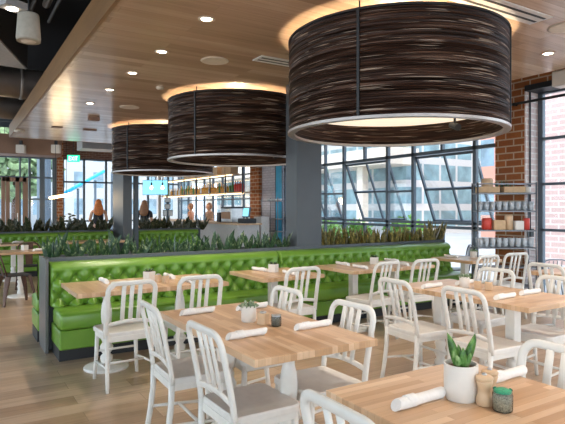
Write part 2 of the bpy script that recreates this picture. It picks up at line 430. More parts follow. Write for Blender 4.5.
# ------------------------------------------------------------------ planters and banquettes
def planter(x0, x1, y0, y1, z, label, endmat='endpanel'):
    p = root('planter_box', ((x0 + x1) / 2, (y0 + y1) / 2, 0), label, 'planter')
    ox, oy = -(x0 + x1) / 2, -(y0 + y1) / 2
    def P(m): return Matrix.Translation((ox, oy, 0))
    b = MB()
    b.span((x0, y0, 0), (x1, y0 + .03, z), P(0)); b.span((x0, y1 - .03, 0), (x1, y1, z), P(0))
    b.span((x1 - .03, y0 + .03, 0), (x1, y1 - .03, z), P(0)); b.span((x0 + .02, y0 + .03, 0), (x0 + .05, y1 - .03, z), P(0))
    b.build('box_wall', 'charcoal', p, bevel=.003)
    MB().span((x0 - .012, y0 - .12, 0), (x0 + .018, y1, z), P(0)).build('end_panel', endmat, p, bevel=.003)
    MB().span((x0 + .05, y0 + .03, z - .12), (x1 - .03, y1 - .03, z - .05), P(0)).build('pebble_bed', 'pebble', p)
    return p
PX0, PX1 = .79, 6.78
planter(PX0, PX1, 5.9, 6.24, .955, 'long charcoal planter box behind the near green tufted banquette')
planter(-1.2, xm - .06, 12.95, 13.3, .95, 'far charcoal planter box left of the far dark column')
planter(xb + .25, 5.5, 12.95, 13.3, .95, 'far charcoal planter box right of the far column, below the screen')

def tuft(p, q, W, z0, z1, y_back, y_front):
    """padded back with diamond tufting; grid front plus closed back"""
    b = bmesh.new(); nx = int(W / .0135); nz = 34; grid = []
    for i in range(nx + 1):
        col = []
        for j in range(nz + 1):
            u = W * i / nx; v = j / nz; z = z0 + (z1 - z0) * v
            lean = (1 - v) * .07
            a = u / p; c = (z - z0) / q
            f = abs(math.sin(PI * (a + c) / 1)) * abs(math.sin(PI * (a - c) / 1))
            sq = math.sin(PI * (a + c)) ** 2 + math.sin(PI * (a - c)) ** 2
            f = f ** .5 - .35 * math.exp(-sq * 9)
            roll = 1.0
            if v > .72: f = 1 - (1 - f) * max(0, 1 - (v - .72) * 9)
            if v > .80: roll = math.sqrt(max(0, 1 - ((v - .80) / .2) ** 2.6))
            e = min(u, W - u) / .03; 
            if e < 1: roll *= math.sqrt(max(0.02, 1 - (1 - e) ** 2))
            y = y_front - lean * 1.0 + (1 - f) * .075
            y = y_back - (y_back - y) * (.25 + .75 * roll)
            col.append(b.verts.new((u, y, z)))
        grid.append(col)
    for i in range(nx):
        for j in range(nz): b.faces.new((grid[i][j], grid[i + 1][j], grid[i + 1][j + 1], grid[i][j + 1]))
    back = [[b.verts.new((W * i / nx, y_back, z0 if j == 0 else z1)) for j in (0, 1)] for i in range(nx + 1)]
    for i in range(nx):
        b.faces.new((grid[i][0], back[i][0], back[i + 1][0], grid[i + 1][0]))
        b.faces.new((grid[i][nz], grid[i + 1][nz], back[i + 1][1], back[i][1]))
        b.faces.new((back[i][0], back[i][1], back[i + 1][1], back[i + 1][0]))
    m = MB(); m.b.free(); m.b = b; return m
def banquette(x0, W, yf, label, group=None, detail=True, rz=0, yb=None):
    o = root('tufted_banquette', (x0, yf, 0), label, 'booth seating', rz, group)
    MB().span((.03, .08, 0), (W - .0, .5, .12)).build('toe_kick', 'toekick', o)
    MB().span((0.02, 0, .12), (W - .002, .52, .305)).build('seat_base', 'green', o, bevel=.015)
    s_ = MB(); n = max(1, round(W / 1.38))
    s_.span((0.02, -.025, .31), (W - .002, .42, .475)); s_.build('seat_cushion', 'green', o, bevel=.035, smooth=True)
    tuft(.165, .21, W, .47, .915, .565, .42).build('backrest', 'green', o, smooth=True)
    return o
b1 = banquette(.82, 2.71, 5.33, 'left section of the green tufted banquette, at its open end by the floor aisle', 'near tufted banquette')
b2 = banquette(3.535, 3.22, 5.33, 'right section of the green tufted banquette, running towards the windows', 'near tufted banquette')
banquette(-1.1, xm + 1.0, 12.38, 'far green banquette section left of the far dark column', 'far tufted banquette')
banquette(xb + .3, 5.4 - xb - .3, 12.38, 'far green banquette section right of the far dark column, below the screen', 'far tufted banquette')
b5 = banquette(-1.8, 1.8, 0, 'green banquette backing onto the far side of the near planter, its end just showing', None)
b5.rotation_euler.z = PI; b5.location = (PX0 - .02 + 1.8, 6.83, 0)

# ------------------------------------------------------------------ plants
def clump(n, hmin, hmax, wid, spread, lean, mat, seed):
    rnd = random.Random(seed); m = MB()
    for i in range(n):
        a = rnd.random() * 2 * PI; r = spread * rnd.random() ** .7; hh = rnd.uniform(hmin, hmax)
        bx, by = r * math.cos(a), r * math.sin(a); ln = lean * rnd.uniform(.3, 1.2)
        m.leaf((bx, by, 0), (bx + ln * math.cos(a), by + ln * math.sin(a), hh), wid * rnd.uniform(.7, 1.2), rnd.uniform(-.02, .05), twist=rnd.random() * PI)
    return m
def plant_at(mesh_o, x, y, z, label, cat, group, s, rz):
    return place(mesh_o, (x, y, z), rz, label, group, s)
kinds = []
for k in range(4):
    o = clump(8, .17, .31, .078, .03, .13, 'leaf', 20 + k).build('snake_plant', 'leaf'); tag(o, 'x', 'plant'); kinds.append(o)
olive = []
for k in range(4):
    o = clump(13, .15, .27, .055, .05, .07, 'leaf_olive', 40 + k).build('snake_plant', 'leaf_olive'); tag(o, 'x', 'plant'); olive.append(o)
dark = []
for k in range(3):
    o = clump(11, .12, .26, .09, .05, .13, 'leaf_dark', 60 + k).build('leafy_plant', 'leaf_dark'); tag(o, 'x', 'plant'); dark.append(o)
ordn = ['first', 'second', 'third', 'fourth', 'fifth', 'sixth', 'seventh', 'eighth', 'ninth', 'tenth', 'eleventh', 'twelfth', 'thirteenth', 'fourteenth', 'fifteenth', 'sixteenth', 'seventeenth', 'eighteenth', 'nineteenth', 'twentieth', 'twenty-first', 'twenty-second', 'twenty-third', 'twenty-fourth']
rnd = random.Random(3)
left_px = [53, 73, 93, 107, 121, 137, 150, 162, 174, 187, 198, 211, 224, 236, 248, 259, 270, 284]
for i, px in enumerate(left_px):
    y = 6.07 + rnd.uniform(-.05, .05); big = 1.12 if i in (0, 1, 3, 4) else rnd.uniform(.86, 1.05)
    plant_at(kinds[i % 4], x_at(px, y), y, .9, 'dark green snake plant, %s from the left end of the near planter' % ordn[i], 'plant', 'snake plants left of the column', big, rnd.random() * 6)
right_px = [327, 334, 342, 350, 357, 364, 371, 379, 387, 394, 401, 408, 415, 423, 430, 436]
for i, px in enumerate(right_px):
    y = 6.07 + rnd.uniform(-.05, .05)
    plant_at(olive[i % 4], x_at(px, y), y, .9, 'olive snake plant, %s to the right of the near column' % ordn[i], 'plant', 'olive snake plants by the windows', rnd.uniform(.95, 1.2) * (1.25 if i > 13 else 1), rnd.random() * 6)
far_px = [-4, 8, 20, 32, 43, 54, 65, 76, 86, 96, 106, 147, 156, 165, 174, 183, 192, 201]
for i, px in enumerate(far_px):
    y = 13.12
    side = 'left' if px < 120 else 'right'
    j = i if px < 120 else i - 11
    plant_at(dark[i % 3], x_at(px, y), y, .9, 'dark leafy plant in the far planter, %s %s' % (ordn[j], 'from the left picture edge' if px < 120 else 'right of the far column'), 'plant', 'plants in the far planter', rnd.uniform(1.2, 1.6), rnd.random() * 6)

# ------------------------------------------------------------------ navy style chairs
def arc(cx, cz, r, a0, a1, n=6): return [(cx + r * math.cos(a0 + (a1 - a0) * k / n), cz + r * math.sin(a0 + (a1 - a0) * k / n)) for k in range(n + 1)]
def back_y(z): 
    f = (z - .44) / .43
    return -.190 - .085 * f ** 1.25 if f > 0 else -.190
def make_chair():
    r_ = root('dining_chair', (0, 0, 0), 'x', 'chair')
    # seat: dished rounded panel
    poly = []
    for (x, y, rr) in ((.205, .20, .05), (-.205, .20, .05), (-.195, -.19, .03), (.195, -.19, .03)):
        a0 = math.atan2(y, x); base = {(1, 1): 0, (-1, 1): PI / 2, (-1, -1): PI, (1, -1): 1.5 * PI}[(1 if x > 0 else -1, 1 if y > 0 else -1)]
        cx_, cy_ = x - math.copysign(rr, x), y - math.copysign(rr, y)
        poly += [(cx_ + rr * math.cos(base + PI / 2 * k / 4), cy_ + rr * math.sin(base + PI / 2 * k / 4)) for k in range(5)]
    b = bmesh.new(); rings = []
    for f, z in ((1.0, .425), (1.0, .455), (.97, .463), (.8, .459), (.5, .452), (.2, .449)):
        rings.append([b.verts.new((x * f, y * f, z)) for x, y in poly])
    for a, c in zip(rings, rings[1:]):
        for k in range(len(poly)): b.faces.new((a[k], a[(k + 1) % len(poly)], c[(k + 1) % len(poly)], c[k]))
    b.faces.new(rings[-1]); b.faces.new(rings[0][::-1])
    m = MB(); m.b.free(); m.b = b; m.build('seat', 'seatw', r_, smooth=False, bevel=.002)
    # arch
    W = .193; R = .068; ztop = .868
    path = [(-W, z) for z in (.43, .50, .58, .66, .73)] + arc(-W + R, ztop - R, R, PI, PI / 2) + arc(W - R, ztop - R, R, PI / 2, 0) + [(W, z) for z in (.73, .66, .58, .50, .43)]
    path = [(x * (1 - .0 * z), z) for x, z in path]
    fr_ = MB().sweep([(x, back_y(z), z) for x, z in path], .038, .024, (0, 1, .2)).build('back_frame', 'white', r_, smooth=True)
    # lower curved rail
    pts = [(-W + 2 * W * k / 8, back_y(.545) - .0, .528 + .022 * math.sin(PI * k / 8)) for k in range(9)]
    MB().sweep(pts, .030, .018, (0, 1, .1)).build('back_rail', 'white', r_, smooth=True)
    for x in (-.074, 0, .074):
        MB().sweep([(x * .9, back_y(z) + .004, z) for z in (.545, .65, .75, .855)], .034, .014, (0, 1, .2)).build('back_slat', 'white', r_, smooth=True)
    for sx in (-1, 1):
        MB().sweep([(sx * .165, .172, .43), (sx * .172, .18, .22), (sx * .185, .195, 0)], [.034, .031, .026], .032, (0, 1, 0)).build('leg', 'white', r_, smooth=True)
        MB().sweep([(sx * .185, -.190, .45), (sx * .183, -.195, .30), (sx * .188, -.215, .14), (sx * .192, -.24, 0)], [.034, .032, .030, .026], .032, (0, 1, 0)).build('leg', 'white', r_, smooth=True)
        MB().sweep([(sx * .178, .185, .155), (sx * .187, -.205, .185)], .018, .018, (1, 0, 0)).build('stretcher', 'white', r_, smooth=True)
    MB().sweep([(-.175, .178, .24), (.175, .178, .24)], .018, .018, (0, 1, 0)).build('stretcher', 'white', r_, smooth=True)
    MB().sweep([(-.18, -.02, .172), (.18, -.02, .172)], .018, .018, (0, 1, 0)).build('stretcher', 'white', r_, smooth=True)
    ap = MB(); ap.span((-.168, .165, .385), (.168, .185, .43)); ap.span((-.172, -.195, .385), (.172, -.175, .43))
    for sx in (-1, 1): ap.span((sx * .178 - .01, -.18, .385), (sx * .178 + .01, .17, .43))
    ap.build('seat_frame', 'white', r_, bevel=.003)
    return r_
chair = make_chair()
E_, W_, N_ = -PI / 2, PI / 2, 0        # facing +X, -X, +Y
CH = [
 (1.215, 4.53, N_ + .03, 'white slat-back chair at the left end of the leftmost booth table, nearest the aisle', 'chairs along the banquette tables'),
 (1.83, 4.55, N_ - .02, 'white chair with arched back at the right half of the leftmost booth table', 'chairs along the banquette tables'),
 (2.945, 4.61, N_, 'white chair at the small square booth table in front of the column', 'chairs along the banquette tables'),
 (4.00, 4.57, N_ + .10, 'white chair pulled out at the left half of the third booth table', 'chairs along the banquette tables'),
 (4.62, 4.55, N_ - .05, 'white chair at the right half of the third booth table', 'chairs along the banquette tables'),
 (5.66, 4.50, N_ - .03, 'white chair at the left half of the booth table nearest the windows', 'chairs along the banquette tables'),
 (6.30, 4.52, N_ - .18, 'white chair at the booth table by the windows, farthest right, before the glass rack', 'chairs along the banquette tables'),
 (1.285, 3.17, E_ - .03, 'white chair on the left side of the centre four-seat table, farther of two', 'chairs at the centre table'),
 (1.325, 2.46, E_ + .02, 'white chair on the left side of the centre four-seat table, nearest the camera', 'chairs at the centre table'),
 (1.825, 2.54, W_ + .03, 'white chair on the right side of the centre table, beside its near right corner', 'chairs at the centre table'),
 (1.81, 3.28, W_, 'white chair on the right side of the centre table, behind the succulent pot', 'chairs at the centre table'),
 (1.25, 1.26, E_, 'white chair at the lower picture edge, on the left of the nearest table', 'chairs at the nearest table'),
 (1.93, 1.26, W_ + .02, 'white chair at the right picture edge, across the nearest table with the aloe pot', 'chairs at the nearest table'),
 (3.35, 3.20, E_ - .06, 'white chair on the left side of the right-hand table, farther one beside the banquette aisle', 'chairs at the right-hand table'),
 (3.42, 2.57, E_ - .05, 'white chair on the left side of the right-hand table, directly behind the aloe pot', 'chairs at the right-hand table'),
 (4.20, 3.26, W_, 'white chair on the far side of the right-hand table, behind its pot and shakers', 'chairs at the right-hand table'),
 (4.12, 2.58, W_, 'white chair on the far side of the right-hand table, cut by the right picture edge', 'chairs at the right-hand table'),
 (5.56, 3.27, E_, 'white chair at the far right table under the window, highest at the right picture edge', None),
]
for x, y, rz, lab, grp in CH: place(chair, (x, y, 0), rz, lab, grp)

# ------------------------------------------------------------------ tables
def pedestal(r_, x, y, turned, base_r):
    MB().lathe([(base_r, 0), (base_r, .018), (base_r * .9, .028), (.06, .04), (.045, .06)], 28, (x, y, 0)).build('pedestal_base', 'white', r_, smooth=True)
    if turned:
        prof = [(.045, .05), (.055, .08), (.055, .11), (.032, .13), (.058, .17), (.06, .20), (.035, .235), (.05, .27), (.055, .30), (.034, .335), (.04, .36), (.030, .39),
                (.042, .41), (.048, .46), (.049, .51), (.043, .57), (.032, .615), (.030, .64), (.045, .655), (.045, .70), (.06, .71), (.06, .722)]
        MB().lathe(prof, 20, (x, y, 0)).build('pedestal_column', 'white', r_, smooth=True)
    else:
        MB().lathe([(.05, .05), (.055, .09), (.035, .12), (.055, .17), (.04, .21), (.052, .25), (.036, .29)], 20, (x, y, 0)).build('pedestal_foot', 'white', r_, smooth=True)
        MB().box((x, y, .505), (.085, .085, .43)).build('pedestal_column', 'white', r_, bevel=.006)
def table(x0, x1, y0, y1, mat, label, peds, turned, base_r, group=None):
    cx_, cy_ = (x0 + x1) / 2, (y0 + y1) / 2
    r_ = root('dining_table', (cx_, cy_, 0), label, 'table', 0, group)
    MB().box((0, 0, .741), (x1 - x0, y1 - y0, .038)).build('tabletop', mat, r_, bevel=.003)
    for (px_, py_) in peds: pedestal(r_, px_ - cx_, py_ - cy_, turned, base_r)
    return r_
table(1.19, 1.95, 2.16, 3.53, 'block_y', 'long butcher-block table in the centre foreground with a rosette succulent on it', [(1.562, 2.45), (1.562, 3.2)], True, .12)
table(1.23, 2.03, .88, 1.66, 'block_x', 'nearest butcher-block table in the lower right corner, with the aloe pot', [(1.63, 1.27)], True, .12)
table(3.46, 4.22, 2.26, 3.62, 'block_x', 'butcher-block table at the right, behind the nearest table, seating four', [(3.73, 2.57), (3.73, 3.3)], False, .12)
table(.855, 2.24, 4.58, 5.345, 'block_y', 'leftmost booth table with two turned pedestals at the green banquette', [(1.19, 4.99), (1.90, 4.99)], True, .2)
table(2.62, 3.38, 4.58, 5.345, 'block_y', 'small square booth table in front of the column', [(2.98, 5.0)], False, .2)
table(3.79, 5.10, 4.60, 5.345, 'block_y', 'third booth table from the left, in front of the olive plants', [(4.12, 5.0), (4.80, 5.0)], False, .2)
table(5.84, 6.46, 4.62, 5.345, 'block_y', 'booth table at the window end of the banquette', [(6.15, 5.0)], False, .2)
table(5.49, 6.25, 2.24, 3.60, 'block_x', 'far right table under the window, only its left corner in view', [(5.95, 2.6), (5.95, 3.3)], False, .12)
TZ = .760

# ------------------------------------------------------------------ things on the tables
def napkin():
    m = MB(); n = 14; seg = 14; rings = []
    for i in range(n + 1):
        f = i / n; x = -.115 + .23 * f; rr = .0205 + .0012 * math.sin(f * 7)
        rings.append([m.b.verts.new((x + (.012 * math.sin(k * 2 * PI / seg) if i in (0, n) else 0), rr * 1.15 * math.cos(k * 2 * PI / seg), .019 + rr * .95 * math.sin(k * 2 * PI / seg))) for k in range(seg)])
    for a, b in zip(rings, rings[1:]):
        for k in range(seg): m.b.faces.new((a[k], a[(k + 1) % seg], b[(k + 1) % seg], b[k]))
    m.b.faces.new(rings[0][::-1]); m.b.faces.new(rings[-1])
    o = m.build('rolled_napkin', 'cloth', smooth=True); o.modifiers.new('e', 'EDGE_SPLIT').split_angle = .9; tag(o, 'x', 'napkin')
    MB().lathe([(.0225, -.022), (.0235, -.021), (.0235, .021), (.0225, .022)], 20, mat=Matrix.Translation((-.045, 0, .0205)) @ Matrix.Rotation(PI / 2, 4, 'Y')).build('napkin_band', 'cloth', o, smooth=True)
    return o
nap = napkin()
NP = [(1.385, 3.31, .04, 'rolled white napkin on the centre table, at the far left seat'),
 (1.365, 2.57, .03, 'rolled white napkin on the centre table, at the near left seat'),
 (1.80, 2.56, .02, 'rolled white napkin on the centre table, by its right corner'),
 (1.78, 3.27, .05, 'rolled white napkin on the centre table, behind the succulent pot'),
 (1.43, 1.365, .02, 'rolled white napkin on the nearest table, left of the aloe pot'),
 (1.935, 1.37, .0, 'rolled white napkin on the nearest table, right of the shakers'),
 (3.62, 3.30, .05, 'rolled napkin at the far left seat of the right-hand table'),
 (3.67, 2.60, .05, 'rolled napkin at the near left seat of the right-hand table'),
 (4.03, 2.62, .0, 'rolled napkin at the near far-side seat of the right-hand table'),
 (4.03, 3.28, .1, 'rolled napkin behind the pot of the right-hand table'),
 (1.21, 5.17, PI / 2, 'rolled napkin near the banquette at the left end of the leftmost booth table'),
 (1.20, 4.80, PI / 2 - .3, 'rolled napkin near the chair at the left end of the leftmost booth table'),
 (1.86, 5.18, PI / 2, 'rolled napkin by the banquette at the right half of the leftmost booth table'),
 (1.90, 4.78, PI / 2, 'rolled napkin by the chair at the right half of the leftmost booth table'),
 (2.93, 5.20, PI / 2 + .2, 'rolled napkin by the banquette on the small square table'),
 (3.05, 4.76, PI / 2, 'rolled napkin by the chair on the small square table'),
 (4.10, 5.18, PI / 2, 'rolled napkin by the banquette at the left half of the third booth table'),
 (4.06, 4.80, PI / 2, 'rolled napkin by the chair at the left half of the third booth table'),
 (4.92, 5.18, PI / 2, 'rolled napkin by the banquette at the right half of the third booth table'),
 (4.72, 4.80, PI / 2, 'rolled napkin by the chair at the right half of the third booth table'),
 (6.05, 5.15, PI / 2, 'rolled napkin by the banquette on the window-end booth table'),
 (6.38, 4.80, PI / 2, 'rolled napkin at the right half of the window-end booth table')]
for x, y, rz, lab in NP: place(nap, (x, y, TZ), rz, lab, 'rolled napkins set on the tables')

def pot(name, r, h, x, y, label, z=TZ):
    o = MB().lathe([(r * .88, 0), (r * .96, h * .06), (r, h * .4), (r, h), (r * .9, h), (r * .9, h * .86), (0, h * .86)], 24, cap=False).build(name, 'ceramic', smooth=True, loc=(x, y, z))
    o.modifiers.new('e', 'EDGE_SPLIT').split_angle = .8
    tag(o, label, 'plant pot'); MB().lathe([(0, h * .88), (r * .7, h * .90), (r * .9, h * .87)], 20, cap=False).build('soil', 'soil', o, smooth=True)
    return o
def rosette(o, r, h, n, seed):
    rnd = random.Random(seed); m = MB()
    for ring_, (cnt, l, up) in enumerate(((n, .9, .25), (n - 2, .7, .6), (5, .45, 1.1))):
        for k in range(cnt):
            a = 2 * PI * k / cnt + ring_ * .4 + rnd.uniform(-.1, .1); d = r * l
            m.leaf((.01 * math.cos(a), .01 * math.sin(a), h * .9), (d * math.cos(a), d * math.sin(a), h * .92 + r * up * .5), .024, .05, .004, 5, a + PI / 2)
    m.build('rosette', 'succulent', o, smooth=True)
p = pot('succulent_pot', .048, .10, 1.565, 2.92, 'white pot with a grey-green rosette succulent on the centre table'); rosette(p, .075, .10, 11, 1)
p = pot('succulent_pot', .045, .10, 3.86, 3.14, 'white pot with a small succulent on the right-hand table'); rosette(p, .07, .10, 10, 2)
p = pot('aloe_pot', .062, .132, 1.605, 1.322, 'large white cylinder pot with a spotted aloe on the nearest table')
m = MB()
for a, l, hh, w_ in ((2.6, .05, .125, .042), (-.2, .055, .115, .042), (4.2, .02, .075, .036), (1.2, .03, .07, .03), (5.4, .03, .05, .03), (3.3, .03, .05, .03)):
    m.leaf((.008 * math.cos(a), .008 * math.sin(a), .11), (.008 * math.cos(a) + l * math.cos(a), l * math.sin(a), .125 + hh), w_, .06, .008, 6, YAW)
m.build('aloe_leaves', 'aloe', p, smooth=True)

def mill(x, y, label, s=1.0):
    o = MB().lathe([(.026, 0), (.029, .004), (.029, .026), (.026, .032), (.022, .046), (.022, .056), (.027, .074), (.030, .082), (.029, .09)], 20).build('pepper_mill', 'tanwood', smooth=True, loc=(x, y, TZ))
    o.scale = (s,) * 3; tag(o, label, 'pepper mill')
    MB().lathe([(.029, .091), (.031, .094), (.031, .100), (.024, .106), (.010, .108)], 20).build('mill_head', 'tanwood', o, smooth=True)
    MB().lathe([(.009, .107), (.009, .111), (.005, .115)], 12).build('metal_knob', 'steel', o, smooth=True); return o
def jar(x, y, label, fill='jar_fill', s=1.0):
    o = MB().lathe([(0, 0), (.030, .001), (.033, .006), (.033, .055), (.030, .066), (.031, .072)], 20, cap=False).build('glass_jar', 'clear', smooth=True, loc=(x, y, TZ))
    o.scale = (s,) * 3; tag(o, label, 'jar')
    MB().lathe([(.029, .004), (.031, .052), (.02, .058)], 16).build('filling', fill, o, smooth=True)
    MB().lathe([(.029, .062), (.029, .067), (.018, .073), (.0, .074)], 16, cap=False).build('green_top' if fill != 'jar_fill' else 'metal_lid', 'greenlid' if fill != 'jar_fill' else 'steel', o, smooth=True); return o
mill(1.625, 1.235, 'light wood pepper mill on the nearest table, in front of the second mill')
mill(1.695, 1.265, 'light wood salt mill on the nearest table, behind the front mill')
M['jar_tan'] = plain('tan seeds', (.40, .33, .22), .8, var=.5, scale=200)
jar(1.632, 1.165, 'clear glass jar with green contents beside the wooden mills on the nearest table', 'jar_tan', 1.05)
def woodblock(x, y, label, s=.055):
    o = MB().box((0, 0, .035), (s, s, .07)).build('wood_shaker', 'tanwood', bevel=.004, loc=(x, y, TZ), rz=.5); tag(o, label, 'shaker')
    MB().lathe([(.02, .07), (.02, .078), (.012, .082)], 14).build('shaker_lid', 'steel', o, smooth=True)
woodblock(1.60, 2.80, 'light wood block shaker in front of the succulent on the centre table')
jar(1.645, 2.72, 'glass pepper jar beside the wood block shaker on the centre table', s=.95)
woodblock(3.90, 3.03, 'light wood block shaker beside the pot on the right-hand table')
woodblock(3.93, 2.94, 'second, nearer wood block shaker on the right-hand table', .06)
def condiment(x, y, label, plant=True):
    o = MB().box((0, 0, .045), (.085, .085, .09)).build('table_caddy', 'ceramic', bevel=.004, loc=(x, y, TZ), rz=.5); tag(o, label, 'caddy')
    MB().box((0, 0, .091), (.07, .07, .006)).build('soil', 'soil', o)
    c_ = MB()
    for k in range(9):
        a = k * .7; c_.leaf((.02 * math.cos(a), .02 * math.sin(a), .09), (.045 * math.cos(a), .045 * math.sin(a), .118), .016, .02, .003, 4, a)
    c_.build('sprig', 'leaf', o, smooth=True)
condiment(1.62, 5.08, 'square white caddy with a sprig on the leftmost booth table')
woodblock(1.66, 4.93, 'small wood shaker beside the caddy on the leftmost booth table', .045)
woodblock(1.70, 4.83, 'nearer small wood shaker on the leftmost booth table', .045)
condiment(3.00, 5.02, 'square white caddy with a sprig on the small square booth table')
condiment(4.50, 5.05, 'square white caddy with a sprig on the third booth table')
p = pot('succulent_pot', .05, .09, 6.34, 5.0, 'white pot with a succulent on the window-end booth table'); rosette(p, .08, .09, 9, 5)

# ------------------------------------------------------------------ drum lamps
LX, LR, LZ0, LZ1 = 3.76, 1.05, 2.215, 3.10
def make_drum():
    o = root('drum_pendant', (0, 0, 0), 'x', 'pendant lamp', 0, 'giant drum pendants')
    rn = random.Random(5); seg = 128; h = LZ1 - LZ0
    b = MB(); prof = []; n = 46
    for k in range(n + 1):
        z = h * k / n; prof.append((LR + rn.uniform(-.006, .006), z))
        if k < n: prof.append((LR - .012 + rn.uniform(-.006, .006), z + h / n * .5))
    b.lathe(prof + [(LR - .03, h), (LR - .03, 0), prof[0]], seg, cap=False).build('woven_shade', 'shade', o, smooth=False)
    b = MB().lathe([(LR - .032, 0.01), (LR - .032, h - .01), (LR - .036, h - .01), (LR - .036, .01), (LR - .032, .01)], seg, cap=False).build('shade_lining', 'shade', o, smooth=True)
    MB().lathe([(LR - .055, -.018), (LR + .012, -.018), (LR + .012, .006), (LR - .055, .006), (LR - .055, -.018)], seg, cap=False).build('bottom_ring', 'ring', o)
    MB().lathe([(LR - .03, h - .012), (LR + .010, h - .012), (LR + .010, h + .006), (LR - .03, h + .006), (LR - .03, h - .012)], seg, cap=False).build('top_ring', 'black', o)
    for k in range(4):
        a = math.radians(210 + 90 * k)
        T = Matrix.Rotation(a, 4, 'Z')
        MB().box((LR + .008, 0, h / 2), (.012, .022, h - .01), T).build('seam_bar', 'black', o)
        MB().cyl((.97 * LR * math.cos(a), .97 * LR * math.sin(a), h - .02), (.97 * LR * math.cos(a), .97 * LR * math.sin(a), h + .085), .006).build('hanging_rod', 'black', o)
    MB().lathe([(0, .215), (LR - .06, .215), (LR - .05, .225), (LR - .06, .235), (0, .235)], 96, cap=False).build('diffuser_disc', 'diffuser', o)
    st = MB().cyl((.52, -.30, .06), (.52, -.30, .215), .012).build('spotlight_arm', 'black', o)
    MB().cyl((.50, -.36, .05), (.54, -.24, .09), .035, .03).build('spot_head', 'black', st)
    sp = MB()
    for k in range(2): sp.box((0, 0, h - .12), (2 * LR - .06, .02, .02), Matrix.Rotation(k * PI / 2 + .3, 4, 'Z'))
    sp.build('spider_arm', 'black', o)
    for k in range(4):
        a = k * PI / 2 + .3; x, y = .2 * math.cos(a), .2 * math.sin(a)
        bo = MB().lathe([(.012, .0), (.03, -.03), (.034, -.06), (.02, -.09), (0, -.095)], 12, (x, y, h - .45), cap=False).build('bulb', 'bulb', o, smooth=True)
        MB().cyl((x, y, h - .46), (x, y, h - .12), .012).build('socket', 'black', bo)
    return o
drum = make_drum()
LY = [3.86, 7.42, 10.95]
for LX, y, lab in zip([3.71, 3.76, 3.80], LY, ['largest woven dark brown drum pendant, nearest the camera at the top right',
                       'middle woven dark brown drum pendant, left of the near column',
                       'farthest and smallest woven dark brown drum pendant at the left']):
    place(drum, (LX, y, LZ0), 0, lab, 'giant drum pendants')
    L = bpy.data.lights.new('drum bulb light', 'POINT'); L.energy = 110; L.color = (1, .80, .56); L.shadow_soft_size = .12
    lo = bpy.data.objects.new('drum_bulb_light', L); C.objects.link(lo); lo.location = (LX, y, LZ1 - .56)

# ------------------------------------------------------------------ ceiling fittings
def on_ceiling(px, py, z=CZ):
    d = (z - H) * FPX / (HOR - py); r = (px - 282.5) / FPX * d
    return d * cf + r * sf, d * sf - r * cf
dl = root('recessed_downlight', (0, 0, 0), 'x', 'ceiling light')
MB().lathe([(.065, 0), (.075, -.004), (.075, -.008), (.052, -.010), (.050, -.002)], 24, cap=False).build('trim_ring', 'disc', dl, smooth=True)
MB().lathe([(.05, -.004), (.048, -.006)], 24).build('lens', 'lampon', dl)
DLS = [(206.5, 18.5, 'recessed downlight nearest the camera, at the top of the wood ceiling'), (161.7, 51.3, 'recessed downlight, second from the camera in the left row'),
       (132.3, 72.6, 'recessed downlight, third in the left row'), (109.6, 89.4, 'recessed downlight, fourth in the left row'), (90, 103, 'recessed downlight, farthest in the left row'),
       (548, 53, 'recessed downlight at the right end of the ceiling near the window wall')]
DLS = [(*on_ceiling(a, b), c) for a, b, c in DLS]
for k, yy in enumerate((2.0, .2)):  # unseen downlights added overhead to brighten the tabletops
    for j, xx in enumerate((DLS[0][0], DLS[5][0], (DLS[0][0] + DLS[5][0]) / 2)):
        DLS.append((xx, yy, 'added unseen downlight of the %s row beyond the top picture edge, %s' % (('left', 'right', 'middle')[j], ('over the centre table', 'behind the viewer')[k])))
for x, y, lab in DLS:
    place(dl, (x, y, CZ), 0, lab, 'recessed downlights')
    L = bpy.data.lights.new('downlight', 'SPOT'); L.energy = 54; L.color = (1, .88, .76); L.spot_size = 1.9; L.spot_blend = .6; L.shadow_soft_size = .05
    lo = bpy.data.objects.new('downlight_lamp', L); C.objects.link(lo); lo.location = (x, y, CZ - .02)
sp_ = root('ceiling_speaker', (0, 0, 0), 'x', 'speaker')
MB().lathe([(.15, 0), (.155, -.008), (.145, -.012), (.13, -.010)], 32, cap=True).build('grille', 'disc', sp_, smooth=True)
MB().lathe([(.158, 0), (.162, -.006), (.156, -.010), (.152, -.002)], 32, cap=False).build('rim', 'disc', sp_, smooth=True)
for px, py, lab in ((214.6, 60.5, 'round flush ceiling speaker left of the nearest drum'), (129.5, 107, 'round flush ceiling speaker left of the middle drum'), (566, 27, 'round flush ceiling speaker at the right picture edge')):
    x, y = on_ceiling(px, py); place(sp_, (x, y, CZ), 0, lab, 'flush ceiling speakers')
sd = MB().lathe([(.05, 0), (.055, -.02), (.04, -.035), (0, -.038)], 20, cap=False).build('smoke_detector', 'disc', smooth=True)
x, y = on_ceiling(160, 86.8); tag(sd, 'small round smoke detector on the wood ceiling, between two downlights', 'smoke detector'); sd.location = (x, y, CZ)
def slot(x0, x1, y, label):
    o = MB().span((0, -.11, -.012), (x1 - x0, .11, 0)).build('slot_diffuser', 'slot', loc=(x0, y, CZ), bevel=.002); tag(o, label, 'air vent')
    for yy in (-.055, .035):
        for k in range(1): MB().span((.03, yy - .014, -.014), (x1 - x0 - .03, yy + .014, -.011)).build('air_slot', 'black', o)
ax_, ay_ = on_ceiling(257, 57.5); slot(ax_, ax_ + .75, ay_, 'short white linear air slot between the middle and nearest drums')
bx_, by_ = on_ceiling(541, 20); slot(bx_ - 1.9, bx_, by_, 'long white linear air slot right of the nearest drum')
